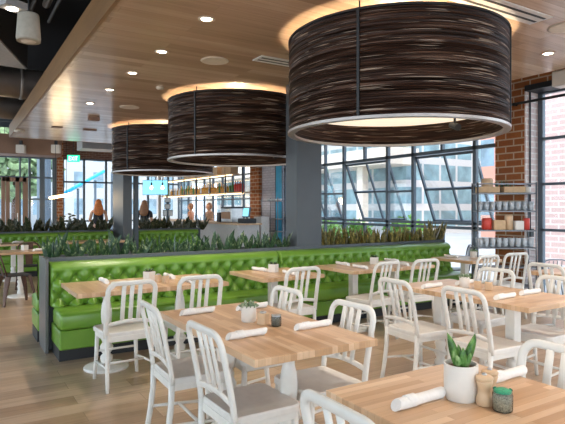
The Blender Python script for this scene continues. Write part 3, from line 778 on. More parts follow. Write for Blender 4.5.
for px, py, w_, lab in ((93.7, 117.4, .19, 'larger brown ceiling register left of the farthest drum'), (57, 126.8, .20, 'brown ceiling register nearest the left fascia'), (89.7, 129.5, .27, 'thin brown ceiling register near the far end of the wood ceiling')):
    x, y = on_ceiling(px, py); o = MB().box((0, 0, -.03 if py < 120 else -.012), (w_, .14, .06 if py < 120 else .024)).build('ceiling_register', 'soffit', loc=(x, y, CZ)); tag(o, lab, 'air vent')
x, y = on_ceiling(19, 130); o = MB().lathe([(.09, 0), (.10, -.03), (.07, -.05), (0, -.055)], 20, cap=False).build('dome_light', 'disc', smooth=True, loc=(x, y, CZ)); tag(o, 'small dome fitting at the far left corner of the wood ceiling', 'ceiling light')

# ------------------------------------------------------------------ open ceiling at the left: ducts, speaker, pipes
o = MB().prism([(.96, 9.0), (.38, 7.25), (-2.5, 6.6), (-2.5, 8.5)], 3.62, 4.30).build('bulkhead_duct', 'perf'); tag(o, 'large dark perforated duct in the open black ceiling at the upper left', 'duct')
MB().prism([(.94, 8.97), (.38, 7.29), (-2.46, 6.64), (-2.46, 8.46)], 3.60, 3.62).build('underside', 'ductgrey', o)
def tube_x(y, z, r, x0, x1, label, mat='duct'):
    o = MB().cyl((x0, y, z), (x1, y, z), r, seg=28).build('round_duct', mat, smooth=True); tag(o, label, 'duct')
    for k in range(4):
        x = x0 + (x1 - x0) * (k + .5) / 4; MB().cyl((x - .03, y, z), (x + .03, y, z), r + .015, seg=28).build('duct_collar', mat, o, smooth=True)
tube_x(10.6, 3.72, .27, -3, 1.6, 'nearer round brown-grey duct crossing the open ceiling at the left')
tube_x(13.4, 3.75, .27, -3, 2.6, 'farther round brown-grey duct crossing the open ceiling at the left')
def prod(px, py, d):
    r_ = (px - 282.5) / FPX * d; return V((d * cf + r_ * sf, d * sf - r_ * cf, H + (HOR - py) * d / FPX))
p = prod(28.5, 11, 4.3)
o = MB().lathe([(.0, .0), (.07, 0), (.085, .01), (.102, -.03 + .03), (.106, .03), (.092, .23), (.085, .245), (.02, .25)], 28, cap=False).build('pendant_speaker', 'pend', smooth=True, loc=(p.x, p.y, p.z - .25)); o.scale = (.88, .88, .92); tag(o, 'white conical pendant speaker hanging in the open ceiling at the upper left', 'speaker')
MB().lathe([(.0, -.003), (.062, -.003), (.07, .004)], 24, cap=False).build('speaker_cone', 'disc', o, smooth=True)
MB().cyl((0, 0, .25), (0, 0, TOP - (p.z - .25)), .006).build('cable', 'black', o)
MB().lathe([(.02, .245), (.02, .27)], 12).build('cap', 'black', o)
p = prod(12, 5, 4.9); o = MB().box((0, 0, 0), (.22, .16, .07)).build('spot_fixture', 'ductgrey', loc=p, rz=.5, bevel=.006); tag(o, 'small grey box light fixture at the top left corner', 'ceiling light')
MB().lathe([(.05, -.037), (.05, -.042)], 16).build('lens', 'lampon', o)
MB().cyl((0, 0, .035), (0, 0, TOP - p.z), .008).build('stem', 'black', o)
for (xx, zz, rr, lab, mt) in ((.95, 3.95, .045, 'thicker grey pipe running along the open ceiling beside the fascia', 'duct'), (.78, 3.85, .025, 'thin dark conduit under the open ceiling', 'perf'), (.98, 3.75, .02, 'thin dark conduit lowest beside the fascia', 'perf')):
    o = MB().cyl((xx, 3.0, zz), (xx, 7.0, zz), rr).build('ceiling_pipe', mt, smooth=True); tag(o, lab, 'pipe')
for yy in (5.2, 6.3):
    o = MB().box((.4, yy, 4.2), (1.3, .04, .2)).build('strut_channel', 'duct'); tag(o, 'steel strut crossing the open ceiling, %s' % ('nearer one by the pendant speaker' if yy < 6 else 'farther one behind the pendant speaker'), 'beam')
# open ceiling behind the wood ceiling
o = MB().cyl((1.5, 17.8, 3.8), (7.3, 17.8, 3.8), .2, seg=24).build('round_duct', 'duct', smooth=True); tag(o, 'galvanised duct crossing above the far dining area', 'duct')
o = MB().box((x_at(97, 16.4), 16.4, 3.45), (1.0, .8, .5)).build('air_handler_box', 'ductgrey', bevel=.01); tag(o, 'pale grey box duct above the far window with the exit sign', 'duct'); MB().cyl((x_at(97, 16.4), 16.4, 3.7), (x_at(97, 16.4), 16.4, TOP), .02).build('hanger', 'black', o)
for yy in (15.0, 17.2, 18.4):
    o = MB().box((3.8, yy, 4.05), (6.5, .08, .16)).build('ceiling_beam', 'frame'); tag(o, 'dark blue-grey steel beam above the far area, %s' % {15.0: 'nearest', 17.2: 'middle', 18.4: 'farthest'}[yy], 'beam')

# exit signs
def letters(parent):
    G = {'E': [(0, .5, .1, 1), (.3, .92, .6, .16), (.27, .5, .5, .16), (.3, .08, .6, .16)], 'I': [(.3, .5, .18, 1)], 'T': [(.3, .5, .16, 1), (.3, .92, .7, .16)]}
    for ch, x0 in (('E', -.125), ('X', -.055), ('I', .015), ('T', .06)):
        m = MB(); h_, w_ = .12, .09
        if ch == 'X':
            for sg in (-1, 1): m.box((0, 0, 0), (.016, .004, .13), Matrix.Translation((x0 + .035, -.023, 0)) @ Matrix.Rotation(sg * .5, 4, 'Y'))
        else:
            for cx_, cz_, ww, hh in G[ch]: m.box((x0 + cx_ * w_ + .005, -.023, (cz_ - .5) * h_), (max(ww * w_, .014), .004, hh * h_))
        m.build('letter', 'exittext', parent)
for px, py, d_, lab in ((4.5, 150.5, 17.6, 'green exit sign on the brown soffit over the entrance'), (73.5, 158.5, 15.5, 'green exit sign hanging before the far windows right of the brick pier')):
    p = prod(px, py, d_); o = MB().box((0, 0, 0), (.34, .04, .2)).build('exit_sign', 'exit', loc=p, bevel=.004, rz=-.4); tag(o, lab, 'exit sign')
    letters(o)
    MB().cyl((0, 0, .1), (0, 0, (TOP if px > 50 else 3.3 + .9) - p.z), .01).build('stem', 'black', o)
# small white speaker boxes on the soffit
for px, lab in ((21, 'white box spotlight on the soffit right of the exit sign'), (56, 'small white box spotlight at the right end of the soffit')):
    p = prod(px, 149, 17.0); o = MB().box((0, 0, 0), (.26, .2, .26)).build('track_spotlight', 'ceramic', loc=p, bevel=.01, rz=-.4); tag(o, lab, 'spotlight')
    MB().box((0, 0, .2), (.08, .08, .14)).build('bracket', 'black', o)
# linear pendants near the entrance
for (pa, pb, py, d_, lab) in ((50, 61, 197, 16.0, 'left glowing tube pendant before the brick pier'), (62, 71, 195, 15.0, 'right glowing tube pendant beyond the planter')):
    a, b = prod(pa, py + 1, d_), prod(pb, py - 1, d_ - .3)
    o = MB().cyl(a, b, .045, seg=12).build('tube_pendant', 'tube', smooth=True); tag(o, lab, 'pendant lamp')
    MB().cyl(a + (b - a) * .5, V(((a + b) / 2)[:2] + (TOP,)), .006).build('cord', 'black', o)
    L = bpy.data.lights.new('tube', 'POINT'); L.energy = 15; L.color = (1, .75, .45); L.shadow_soft_size = .1
    lo = bpy.data.objects.new('tube_light', L); C.objects.link(lo); lo.location = (a + b) / 2 - V((0, 0, .12))

# ------------------------------------------------------------------ glass rack in front of the brick pier
rk = root('wire_rack', (6.83, 4.86, 0), 'tall steel wire rack of glassware in front of the brown brick pier', 'shelf rack', -.62)
RW, RD = .82, .28
SH = [1.69, 1.43, 1.15, .90, .62, .34]
for sx in (-1, 1):
    for sy in (-1, 1): MB().cyl((sx * RW / 2, sy * RD / 2, 0), (sx * RW / 2, sy * RD / 2, 1.84), .011, seg=10).build('post', 'rail', rk, smooth=True)
for z in SH + [.10]:
    s_ = MB()
    for sy in (-1, 1): s_.box((0, sy * RD / 2, z - .01), (RW, .01, .014))
    for sx in (-1, 1): s_.box((sx * RW / 2, 0, z - .01), (.012, RD, .022))
    for k in range(17): s_.box((-RW / 2 + RW * k / 16, 0, z), (.004, RD, .004))
    s_.box((0, 0, z - .008), (RW - .02, RD - .02, .006))
    s_.build('wire_shelf', 'rail', rk)
for z in (1.82,):
    s_ = MB()
    for sy in (-1, 1): s_.box((0, sy * RD / 2, z), (RW, .01, .012))
    for sx in (-1, 1): s_.box((sx * RW / 2, 0, z), (.01, RD, .012))
    s_.build('guard_rail', 'rail', rk)
s_ = MB()
for k in range(9): s_.box((RW / 2 + .004, -RD / 2 + RD * k / 8, .5), (.004, .004, .75)); s_.box((RW / 2 + .004, 0, .13 + k * .09), (.004, RD, .004))
s_.build('side_mesh', 'rail', rk)
Rm = Matrix.Translation(rk.location) @ Matrix.Rotation(-.62, 4, 'Z')
def rloc(x, y, z): return Rm @ V((x, y, z))
gl = MB().lathe([(.0, 0), (.028, .004), (.036, .13), (.033, .13), (.028, .03), (0, .03)], 14, cap=False).build('drinking_glass', 'tumbler', smooth=True); tag(gl, 'x', 'glass')
gnames = {1.43: 'second shelf', .90: 'fourth shelf'}
for z in (1.43, .90):
    for row in (0, 1):
        for k in range(9):
            q = rloc(-.36 + k * .09, -.085 + row * .11, z + .004)
            place(gl, q, 0, 'clear tumbler in the %s row of the glass rack, %s from the top' % ('front' if row == 0 else 'back', gnames[z]), 'tumblers %s row %s of the glass rack' % ('front' if row == 0 else 'back', gnames[z]))
def rbox(x, z, w_, h_, mat, name, label, cat, cyl=False, y=-.03, d=.17):
    q = rloc(x, y, z + .004)
    if cyl: o = MB().lathe([(w_ / 2 * .9, 0), (w_ / 2, .01), (w_ / 2, h_ * .9), (w_ / 2 * .85, h_), (0, h_)], 20, cap=False).build(name, mat, smooth=True, loc=q)
    else: o = MB().box((0, 0, h_ / 2), (w_, d, h_)).build(name, mat, loc=q, rz=-.62, bevel=.004)
    return tag(o, label, cat)
rbox(-.24, 1.69, .30, .085, 'kraft', 'wooden_crate', 'low wooden crate at the left of the rack top shelf', 'crate')
rbox(.12, 1.69, .30, .085, 'kraft', 'wooden_crate', 'low wooden crate at the middle of the rack top shelf', 'crate')
rbox(.33, 1.69, .09, .085, 'ceramic', 'white_canister', 'white canister at the right of the rack top shelf', 'canister', True)
o = rbox(-.20, 1.69, .16, .21, 'tanwood', 'woven_basket', 'round woven basket on the rack top shelf behind the left crate', 'basket', True, y=.10)
o.location.z += .004
for k in range(3):
    o = clump(8, .10, .2, .03, .03, .05, 'leaf', 90 + k).build('potted_herb', 'leaf', loc=rloc(-.02 + k * .075, .13, 1.694)); tag(o, 'small green herb on the rack top shelf, %s' % ('left one', 'middle one', 'right one')[k], 'plant')
rbox(-.25, 1.15, .14, .17, 'red', 'red_canister', 'large red canister on the third rack shelf', 'canister', True)
rbox(-.09, 1.15, .16, .14, 'kraft', 'kraft_box', 'brown kraft box right of the red canister on the rack', 'box')
rbox(.065, 1.15, .115, .22, 'tanwood', 'tall_canister', 'tall tan canister in the middle of the third rack shelf', 'canister', True)
rbox(.19, 1.15, .12, .13, 'ceramic', 'white_box', 'white box right of the tall tan canister on the rack', 'box')
rbox(.315, 1.15, .09, .17, 'red', 'red_jar', 'narrow red jar at the right of the third rack shelf', 'jar', True)

# pipe, strip light and cable on the pier / header
o = MB().cyl((7.1, 5.6, 3.02), (7.1, 1.0, 3.02), .02).build('wall_pipe', 'black', smooth=True); tag(o, 'thin black rail running along the top of the brick pier and window', 'rail')
for yy in (5.5, 4.9, 3.6, 1.6): MB().box((7.15, yy, 3.02), (.1, .03, .03)).build('bracket', 'black', o)
p = prod(572, 77, 6.6); o = MB().box((0, 0, 0), (.2, .42, .2)).build('wall_speaker', 'ceramic', loc=p, bevel=.02); tag(o, 'white box speaker under the ceiling above the right window', 'speaker')
MB().box((.2, 0, .0), (.3, .05, .05)).build('bracket', 'black', o)
o = MB().cyl((7.3, 4.745, 1.1), (7.3, 4.745, TOP), .012).build('wall_conduit', 'black', smooth=True); tag(o, 'thin black conduit down the paler side of the brick pier', 'conduit')
MB().box((7.3, 4.735, 1.1), (.08, .05, .12)).build('junction_box', 'black', o)

# ------------------------------------------------------------------ tolix side chairs and back tables
def make_tolix():
    r_ = root('metal_cafe_chair', (0, 0, 0), 'x', 'chair')
    MB().box((0, 0, .445), (.36, .36, .02)).build('seat', 'black', r_, bevel=.01)
    for sx in (-1, 1):
        for sy in (-1, 1):
            MB().sweep([(sx * .15, sy * .15, .44), (sx * .19, sy * .20, .2), (sx * .215, sy * .225, 0)], [.09, .06, .035], .025, (sx, sy, 0)).build('leg', 'darkbrown', r_)
    path = [(-.17, .44), (-.18, .62)] + arc(-.08, .73, .10, PI, PI / 2) + arc(.08, .73, .10, PI / 2, 0) + [(.18, .62), (.17, .44)]
    MB().sweep([(x, -.17 - .12 * (z - .44) / .4, z) for x, z in path], .025, .02, (0, 1, .2)).build('back_frame', 'darkbrown', r_, smooth=True)
    MB().sweep([(0, -.175, .44), (0, -.24, .65), (0, -.285, .82)], [.11, .13, .15], .01, (0, 1, .2)).build('back_splat', 'darkbrown', r_)
    return r_
tol = make_tolix()
place(tol, (.80, 9.06, 0), E_ + .2, 'dark brown metal cafe chair at the left picture edge, beside the planter end', None)
place(tol, (1.15, 10.35, 0), PI, 'dark metal cafe chair behind the back-area table', None)
def backtable(x0, x1, y0, y1, label):
    r_ = table(x0, x1, y0, y1, 'block_x', label, [((x0 + x1) / 2 + .2, (y0 + y1) / 2)], False, .2)
backtable(.1, 1.36, 9.42, 10.05, 'back-area table beyond the left end of the near planter, beside the cafe chair')
backtable(.2, 1.42, 11.6, 12.3, 'far table before the far banquette at the left picture edge')
backtable(2.0, 3.2, 11.6, 12.3, 'far table before the far banquette, left of the far column')
condiment(1.0, 9.8, 'white caddy on the back-area table')
condiment(.75, 11.95, 'white caddy on the far table at the left')
for x, y, lab in ((1.2, 9.6, 'rolled napkin on the back-area table'), (1.1, 12.0, 'rolled napkin on the far left table')): place(nap, (x, y, TZ), .6, lab, None)

# ------------------------------------------------------------------ bar area on the right wall
bx = 6.75
sh = root('bar_shelving', (bx, 16, 0), 'backlit steel and wood shelving of bottles hung before the bar windows', 'shelving')
ysh0, ysh1 = y_at(246, bx), 19.2
for k in range(7):
    y = ysh0 + (ysh1 - ysh0) * k / 6
    MB().span((-.12, y - 16 - .02, 1.86), (-.09, y - 16 + .02, TOP)).build('upright', 'black', sh)
for z, y0, y1 in ((1.88, ysh0, ysh1), (2.42, ysh0 + .7, ysh1), (2.86, ysh0 + 1.2, ysh1 - 1)):
    MB().span((-.17, y0 - 16, z), (.17, y1 - 16, z + .035)).build('shelf_board', 'tanwood', sh)
    MB().span((-.10, y0 - 16 + .02, z - .02), (-.06, y1 - 16 - .02, z)).build('light_strip', 'tube', sh)
M['amber'] = plain('amber glass', (.75, .36, .05), .2, var=.5, scale=8)
bt = MB().lathe([(.035, 0), (.037, .01), (.037, .16), (.014, .21), (.013, .28), (.015, .285), (0, .29)], 12, cap=False).build('liquor_bottle', 'amber', smooth=True); tag(bt, 'x', 'bottle')
M['green_b'] = plain('green glass', (.08, .22, .06), .2); M['clearish'] = plain('pale glass', (.6, .65, .62), .2)
bt2 = MB().lathe([(.035, 0), (.037, .01), (.037, .18), (.014, .22), (.013, .29), (0, .292)], 12, cap=False).build('liquor_bottle', 'green_b', smooth=True); tag(bt2, 'x', 'bottle')
bt3 = MB().lathe([(.04, 0), (.042, .01), (.042, .15), (.014, .19), (.013, .25), (0, .252)], 12, cap=False).build('liquor_bottle', 'clearish', smooth=True); tag(bt3, 'x', 'bottle')
rnd = random.Random(11); k = 0; y = ysh0 + .75
while y < ysh1 - .1:
    kind = rnd.choice([bt, bt, bt, bt2, bt3]); nm = {bt: 'amber', bt2: 'green', bt3: 'pale'}[kind]
    place(kind, (bx - .03, y, 1.916), 0, '%s bottle on the long lower bar shelf left of the red bottles' % nm, '%s bottles on the long bar shelf' % nm, rnd.uniform(.85, 1.15)); y += rnd.uniform(.11, .17)
rb_ = MB().lathe([(.045, 0), (.047, .01), (.047, .2), (.015, .25), (.014, .31), (0, .312)], 12, cap=False).build('red_bottle', 'red', smooth=True); tag(rb_, 'x', 'bottle')
for k in range(4): place(rb_, (bx - .03, ysh0 + .15 + k * .14, 1.916), 0, 'red bottle at the right end of the long bar shelf', 'red bottles at the shelf end')
for k, y in enumerate((ysh0 + 1.0, ysh0 + 1.9, ysh0 + 2.9, ysh0 + 4.0)):
    o = MB().box((0, 0, .12), (.24, .6, .24)).build('lit_display_box', 'kraft', loc=(bx, y, 2.457), bevel=.005); tag(o, 'tan box on the upper bar shelf, %s from its right end' % ordn[k], 'box')
# counter
ct = root('bar_counter', (6.3, 15.5, 0), 'bar counter with a pale front below the bottle shelves', 'counter')
MB().span((-.3, -3.75, 0), (.3, 4, 1.04)).build('counter_front', 'counter', ct)
MB().span((-.36, -3.8, 1.04), (.36, 4.05, 1.085)).build('counter_top', 'tanwood', ct, bevel=.004)
def on_counter(px): return y_at(px, 6.3)
def machine(px, w_, h_, mat, name, label, cat, extra=None):
    o = MB().span((-.18, -w_ / 2, 0), (.18, w_ / 2, h_)).build(name, mat, loc=(6.3, on_counter(px), 1.086), bevel=.02); tag(o, label, cat); return o
o = machine(232, .62, .38, 'steel', 'espresso_machine', 'steel espresso machine on the bar counter', 'coffee machine')
MB().span((-.2, -.25, .1), (-.17, .25, .28)).build('front_panel', 'tancloth', o); MB().span((-.17, -.3, .38), (.17, .3, .42)).build('cup_rail', 'black', o)
o = machine(247, .36, .12, 'black', 'cash_register', 'black till terminal at the right end of the bar counter', 'cash register')
MB().box((-.05, 0, .27), (.04, .34, .26), Matrix.Rotation(.15, 4, 'Y')).build('till_screen', 'frame', o); MB().box((-.075, 0, .27), (.01, .28, .2), Matrix.Rotation(.15, 4, 'Y')).build('display', 'screen', o); MB().box((0, 0, .15), (.05, .05, .1)).build('stand', 'black', o)
o = machine(224, .2, .26, 'black', 'coffee_grinder', 'dark grinder left of the espresso machine', 'grinder'); MB().lathe([(.05, .26), (.09, .4), (.08, .41)], 14).build('hopper', 'clear', o, smooth=True)
# white frame display at the counter end
# screen with pendants
p = prod(155.5, 187.5, 14.3)
o = MB().box((0, 0, 0), (.70, .05, .40)).build('wall_screen', 'black', loc=p, rz=YAW - PI / 2 - .1); tag(o, 'flat screen showing pale blue, hung right of the far column', 'television')
MB().box((0, -.028, 0), (.68, .006, .38)).build('display', 'screen', o); MB().cyl((0, .03, .1), (0, .03, TOP - p.z), .015).build('mount_pole', 'black', o)
for px, lab in ((151.5, 'left bare bulb pendant in front of the blue screen'), (162.5, 'right bare bulb pendant in front of the blue screen')):
    p = prod(px, 188, 12.9); o = MB().lathe([(0, -.04), (.035, -.01), (.03, .03), (.012, .05), (.012, .09)], 14, cap=False).build('bulb_pendant', 'bulb', smooth=True, loc=p); tag(o, lab, 'pendant lamp')
    MB().cyl((0, 0, .05), (0, 0, .13), .02).build('socket', 'black', o); MB().cyl((0, 0, .12), (0, 0, TOP - p.z), .005).build('cord', 'black', o)
# post and notices
p0 = prod(167, 205, 15.0)
o = MB().box((0, 0, 0), (.07, .07, 3.5)).build('white_post', 'ceramic', loc=(prod(159.5, 200, 15.2).x, prod(159.5, 200, 15.2).y, 1.75)); tag(o, 'slim white post behind the screen', 'post')
for k, (px, py) in enumerate(((167.5, 200), (167.5, 206.5), (165, 213), (170.5, 213))):
    p = prod(px, py, 14.8); o = MB().box((0, 0, 0), (.12 if k > 1 else .16, .02, .17 if k > 1 else .14)).build('framed_notice', 'black', loc=p, rz=-.5); tag(o, ('top', 'second', 'lower left', 'lower right')[k] + ' framed white notice of the group right of the screen', 'notice')
    MB().box((0, -.012, 0), (.10 if k > 1 else .135, .004, .145 if k > 1 else .115)).build('sheet', 'paper', o)
o = MB().box((p0.x, p0.y, .9), (.04, .04, 1.8)).build('notice_stand', 'frame'); tag(o, 'thin post carrying the framed notices', 'post')
# cyan strip and shelf on the white brick
yc0, yc1 = y_at(282, 7.42), y_at(275.5, 7.42)
o = MB().span((7.425, yc0, .2), (7.449, yc1, 3.6)).build('cyan_panel', 'cyan'); tag(o, 'tall cyan strip panel on the white brick wall left of the near column', 'panel')
for yy in (yc0, yc1): MB().span((7.415, yy - .012, .2), (7.449, yy + .012, 3.6)).build('edge_trim', 'frame', o)
ws = root('wall_shelf_rack', (7.22, y_at(274, 7.22), 0), 'open white steel rack before the white brick and cyan strip', 'shelf rack')
for sy in (-.42, .42):
    for sx in (-.14, .14): MB().cyl((sx, sy, 0), (sx, sy, 1.75), .01, seg=8).build('post', 'rail', ws)
for z in (.35, .85, 1.18, 1.65): MB().box((0, 0, z), (.3, .86, .018)).build('shelf', 'rail', ws)
for k in range(3):
    o = MB().lathe([(.06, 0), (.09, .05), (.085, .05), (.05, .01), (0, .01)], 14, cap=False).build('steel_bowl', 'steel', smooth=True, loc=(7.22, ws.location.y - .25 + k * .25, 1.66)); tag(o, 'steel bowl on top of the rack before the cyan strip, %s' % ('right', 'middle', 'left')[k], 'bowl')
o = MB().box((6.95, y_at(261.5, 6.95), .62), (.25, .4, 1.24)).build('menu_stand', 'paper', bevel=.01); tag(o, 'white upright menu stand at the foot of the far brick pier', 'stand')

# ------------------------------------------------------------------ people
def skin(name, verts, edges, mat, parent=None, sub=2):
    me = bpy.data.meshes.new(name); me.from_pydata([v[:3] for v in verts], edges, []); o = bpy.data.objects.new(name, me); C.objects.link(o)
    o.modifiers.new('skin', 'SKIN'); sk = me.skin_vertices[0]
    for i, v in enumerate(verts):
        rr = v[3] if isinstance(v[3], tuple) else (v[3], v[3]); sk.data[i].radius = rr
    sk.data[0].use_root = True
    for i in range(1, len(verts)): sk.data[i].use_root = False
    s_ = o.modifiers.new('sub', 'SUBSURF'); s_.levels = sub; s_.render_levels = sub
    me.materials.append(M[mat]); 
    for p_ in me.polygons: p_.use_smooth = True
    if parent: o.parent = parent
    return o
def person(x, y, rz, h, top, bottom, hair, long_hair, label, arms='down', sleeves=False):
    o = root('person', (x, y, 0), label, 'person', rz); s = h / 1.70
    v = [(0, 0, .95, (.13, .10)), (0, 0, 1.12, (.115, .085)), (0, 0, 1.30, (.14, .09)), (0, 0, 1.40, (.10, .07)), (0, .005, 1.47, .048), (0, .02, 1.53, .055)]
    e = [(0, 1), (1, 2), (2, 3), (3, 4), (4, 5)]
    def add(p, par): v.append(p); e.append((par, len(v) - 1)); return len(v) - 1
    for sx in (-1, 1):
        a = add((sx * .17, 0, 1.39, .052), 3)
        if arms == 'down': b = add((sx * .21, -.02, 1.13, .04), a); c = add((sx * .20, .10, .92, .03), b)
        else: b = add((sx * .23, .04, 1.14, .04), a); c = add((sx * .12, .25, 1.10, .03), b)
        dv = (V(v[c][:3]) - V(v[b][:3])).normalized()
        wv = V(v[c][:3]); hp = wv + dv * .07; c2 = add((*hp, (.034, .018)), c)
        for f in range(4): q = hp + dv * (.07 + .012 * (1.5 - abs(f - 1.5))) + V((0, .0, .0)) + V((.018 * (f - 1.5), 0, -.01)); add((*q, .0085), c2)
        q = wv + dv * .06 + V((-sx * .04, .01, 0)); add((*q, .010), c)
        l1 = add((sx * .09, 0, .88, .085), 0); l2 = add((sx * .095, .01, .50, .055), l1); l3 = add((sx * .095, -.01, .10, .038), l2); l4 = add((sx * .10, .10, .035, .035), l3)
    v = [(a[0] * s, a[1] * s, a[2] * s, a[3]) for a in v]
    skin('body', v, e, 'skin', o)
    hb = bmesh.new(); bmesh.ops.create_uvsphere(hb, u_segments=20, v_segments=14, radius=1)
    for q in hb.verts:
        x_, y_, z_ = q.co; w_ = .074 * (1 - .18 * max(0, -z_)); q.co = V((x_ * w_, y_ * .092 + (.008 if y_ > .75 and abs(z_) < .35 else 0), z_ * .112))
    m = MB(); m.b.free(); m.b = hb; hd = m.build('head', 'skin', o, smooth=True, loc=(0, .02 * s, 1.60 * s))
    MB().box((0, .095, -.01), (.022, .03, .035)).build('nose', 'skin', hd, bevel=.006)
    for sx in (-1, 1):
        MB().lathe([(0, 0), (.011, .004), (0, .006)], 10, mat=Matrix.Translation((sx * .03, .084, .012)) @ Matrix.Rotation(-PI / 2, 4, 'X'), cap=False).build('eye', 'black', hd)
        MB().box((sx * .074, 0, -.005), (.014, .03, .05)).build('ear', 'skin', hd, bevel=.005)
    MB().box((0, .083, -.052), (.042, .01, .009)).build('mouth', 'red', hd, bevel=.002)
    # hair cap
    hb = bmesh.new(); bmesh.ops.create_uvsphere(hb, u_segments=20, v_segments=14, radius=1); zz = -1.6 if long_hair else -.15
    for q in list(hb.verts):
        x_, y_, z_ = q.co; q.co = V((x_ * .088, y_ * .10 - .018, z_ * .118 + .02))
    kill = [q for q in hb.verts if q.co.y > .02 and q.co.z < .06]
    bmesh.ops.delete(hb, geom=kill, context='VERTS'); m = MB(); m.b.free(); m.b = hb
    m.build('hair', hair, hd, smooth=True)
    if long_hair:
        lv = [(0, -.05, .05, (.095, .07)), (0, -.085, -.08, (.125, .06)), (0, -.11, -.20, (.15, .055)), (0, -.115, -.33, (.09, .04))]
        skin('long_hair', lv, [(0, 1), (1, 2), (2, 3)], hair, hd)
    # clothes
    tv = [(0, 0, .93, (.155, .12)), (0, 0, 1.12, (.135, .102)), (0, 0, 1.30, (.158, .108)), (0, 0, 1.385, (.118, .085))]; te = [(0, 1), (1, 2), (2, 3)]
    if sleeves:
        for sx in (-1, 1): tv.append((sx * .172, 0, 1.385, .066)); te.append((3, len(tv) - 1)); tv.append((sx * .20, -.01, 1.2, .055)); te.append((len(tv) - 2, len(tv) - 1))
    skin('top', [(a[0] * s, a[1] * s, a[2] * s, a[3]) for a in tv], te, top, o)
    pv = [(0, 0, .93, (.15, .118))]; pe = []
    for sx in (-1, 1):
        pv += [(sx * .09, 0, .86, .10), (sx * .095, .01, .50, .072), (sx * .095, -.01, .12, .055)]; n = len(pv); pe += [(0, n - 3), (n - 3, n - 2), (n - 2, n - 1)]
    skin('trousers', [(a[0] * s, a[1] * s, a[2] * s, a[3]) for a in pv], pe, bottom, o)
q = prod(98.5, 210, 14.6); person(q.x, q.y, -.2, 1.68, 'blackcloth', 'navycloth', 'red_hair', True, 'standing person with long red hair and sleeveless black top beyond the far planter', 'front')
q = prod(144.5, 210, 15.0); person(q.x, q.y, -.5, 1.66, 'blackcloth', 'blackcloth', 'brown_hair', True, 'person with long light brown hair and dark top standing below the blue screen', 'down', True)
q = prod(191, 210, 18.3); person(q.x, q.y, .9, 1.60, 'orangecloth', 'navycloth', 'brown_hair', False, 'person in a salmon shirt working behind the bar counter', 'front', True)
q = prod(209.5, 210, 16.9); person(q.x, q.y, 1.6, 1.60, 'tancloth', 'blackcloth', 'brown_hair', False, 'person in a brown top behind the bar counter, left of the espresso machine', 'down', True)

# ------------------------------------------------------------------ outside
o = MB().span((-60, -60, -.35), (120, 120, -.2)).build('ground', 'road'); struct(o)
def bld(name, x0, y0, x1, y1, z0, z1, mat, label, roofmat='concrete'):
    r_ = root(name, ((x0 + x1) / 2, (y0 + y1) / 2, -.2), label, 'building'); w_, d_ = abs(x1 - x0), abs(y1 - y0)
    MB().span((-w_ / 2, -d_ / 2, z0 + .2), (w_ / 2, d_ / 2, z1 + .2)).build('wall', mat, r_)
    MB().span((-w_ / 2 - .3, -d_ / 2 - .3, z1 + .2), (w_ / 2 + .3, d_ / 2 + .3, z1 + .7)).build('roof', roofmat, r_)
    return r_
bA = bld('office_building', 24, 24, 34, 52, -.2, 16, 'fac_a', 'pale glass office building across the street, seen through the long window')
for z in (4.3, 9.3): MB().span((-7.5, -15, z), (-4.9, 15, z + 1.0)).build('balcony_band', 'concrete', bA)
for y_ in (-12, -4, 4, 12): MB().box((-6.8, y_, 2.2), (.5, .5, 4.3)).build('support_column', 'concrete', bA)
bld('brick_building', 26, 4, 38, 20, -.2, 7, 'fac_c', 'red brick building across the street, right part of the long window')
bld('pale_brick_building', 15, 3.0, 24, 10.2, -.2, 9, 'pinkbrick', 'pale pink brick building close outside the right window')
bld('pale_building', 2, 54, 22, 66, -.2, 12, 'fac_b', 'pale building across the street beyond the far wall')
bld('glass_building', -30, 40, 0, 52, -.2, 12, 'fac_a', 'glass building beyond the entrance')
# footbridge with blue fascia through far window
o = MB().sweep([(x_at(60, 27), 27, 2.05), (x_at(104, 27), 27, 3.3)], .15, .4, (0, 1, 0)).build('blue_stair_rail', 'cyan'); tag(o, 'bright blue sloping stair rail outside the far window', 'stair rail')
for k in range(4):
    f = k / 3; xx = x_at(60, 27) + (x_at(112, 27) - x_at(60, 27)) * f; MB().box((xx, 27, (1.8 + 1.25 * f) / 2), (.1, .1, 2.2 + 1.25 * f)).build('support_post', 'frame', o)
def shrub(x, y, r, h, mat, label, name='round_bush', cat='bush', trunk=False, n=420):
    o = root(name, (x, y, -.2), label, cat); rn = random.Random(int(x * 91 + y * 7)); m = MB(); zc = h - r
    for k in range(n):
        u = rn.uniform(-1, 1); a = rn.random() * 2 * PI; s_ = math.sqrt(1 - u * u); rad = r * rn.uniform(.6, 1.0)
        p_ = V((rad * s_ * math.cos(a), rad * s_ * math.sin(a), zc + rad * u)); d_ = V((rn.uniform(-1, 1), rn.uniform(-1, 1), rn.uniform(-1, 1))).normalized() * r * .28
        if p_.z + d_.z < .02: d_.z = abs(d_.z); p_.z = max(p_.z, .02)
        m.leaf(p_, p_ + d_, r * .16, .1, .004, 3, a)
    m.build('foliage', mat, o)
    if trunk or True: MB().cyl((0, 0, 0), (0, 0, max(.1, zc)), r * .07 + .02).build('trunk', 'darkbrown', o)
for px, d_, r_, h_, lab in ((357, 14.5, .5, 1.35, 'green bush outside the long window, left one'), (406, 13.5, .6, 1.5, 'green bush outside the long window, right one behind the sash'), (330, 16, .45, 1.3, 'small green bush outside beside the near column')):
    q = prod(px, 210, d_); shrub(q.x, q.y, r_, h_, 'bush', lab)
q = prod(15, 180, 27); shrub(q.x, q.y, 2.2, 6.5, 'tree', 'street tree outside the entrance windows', 'street_tree', 'tree', n=700)
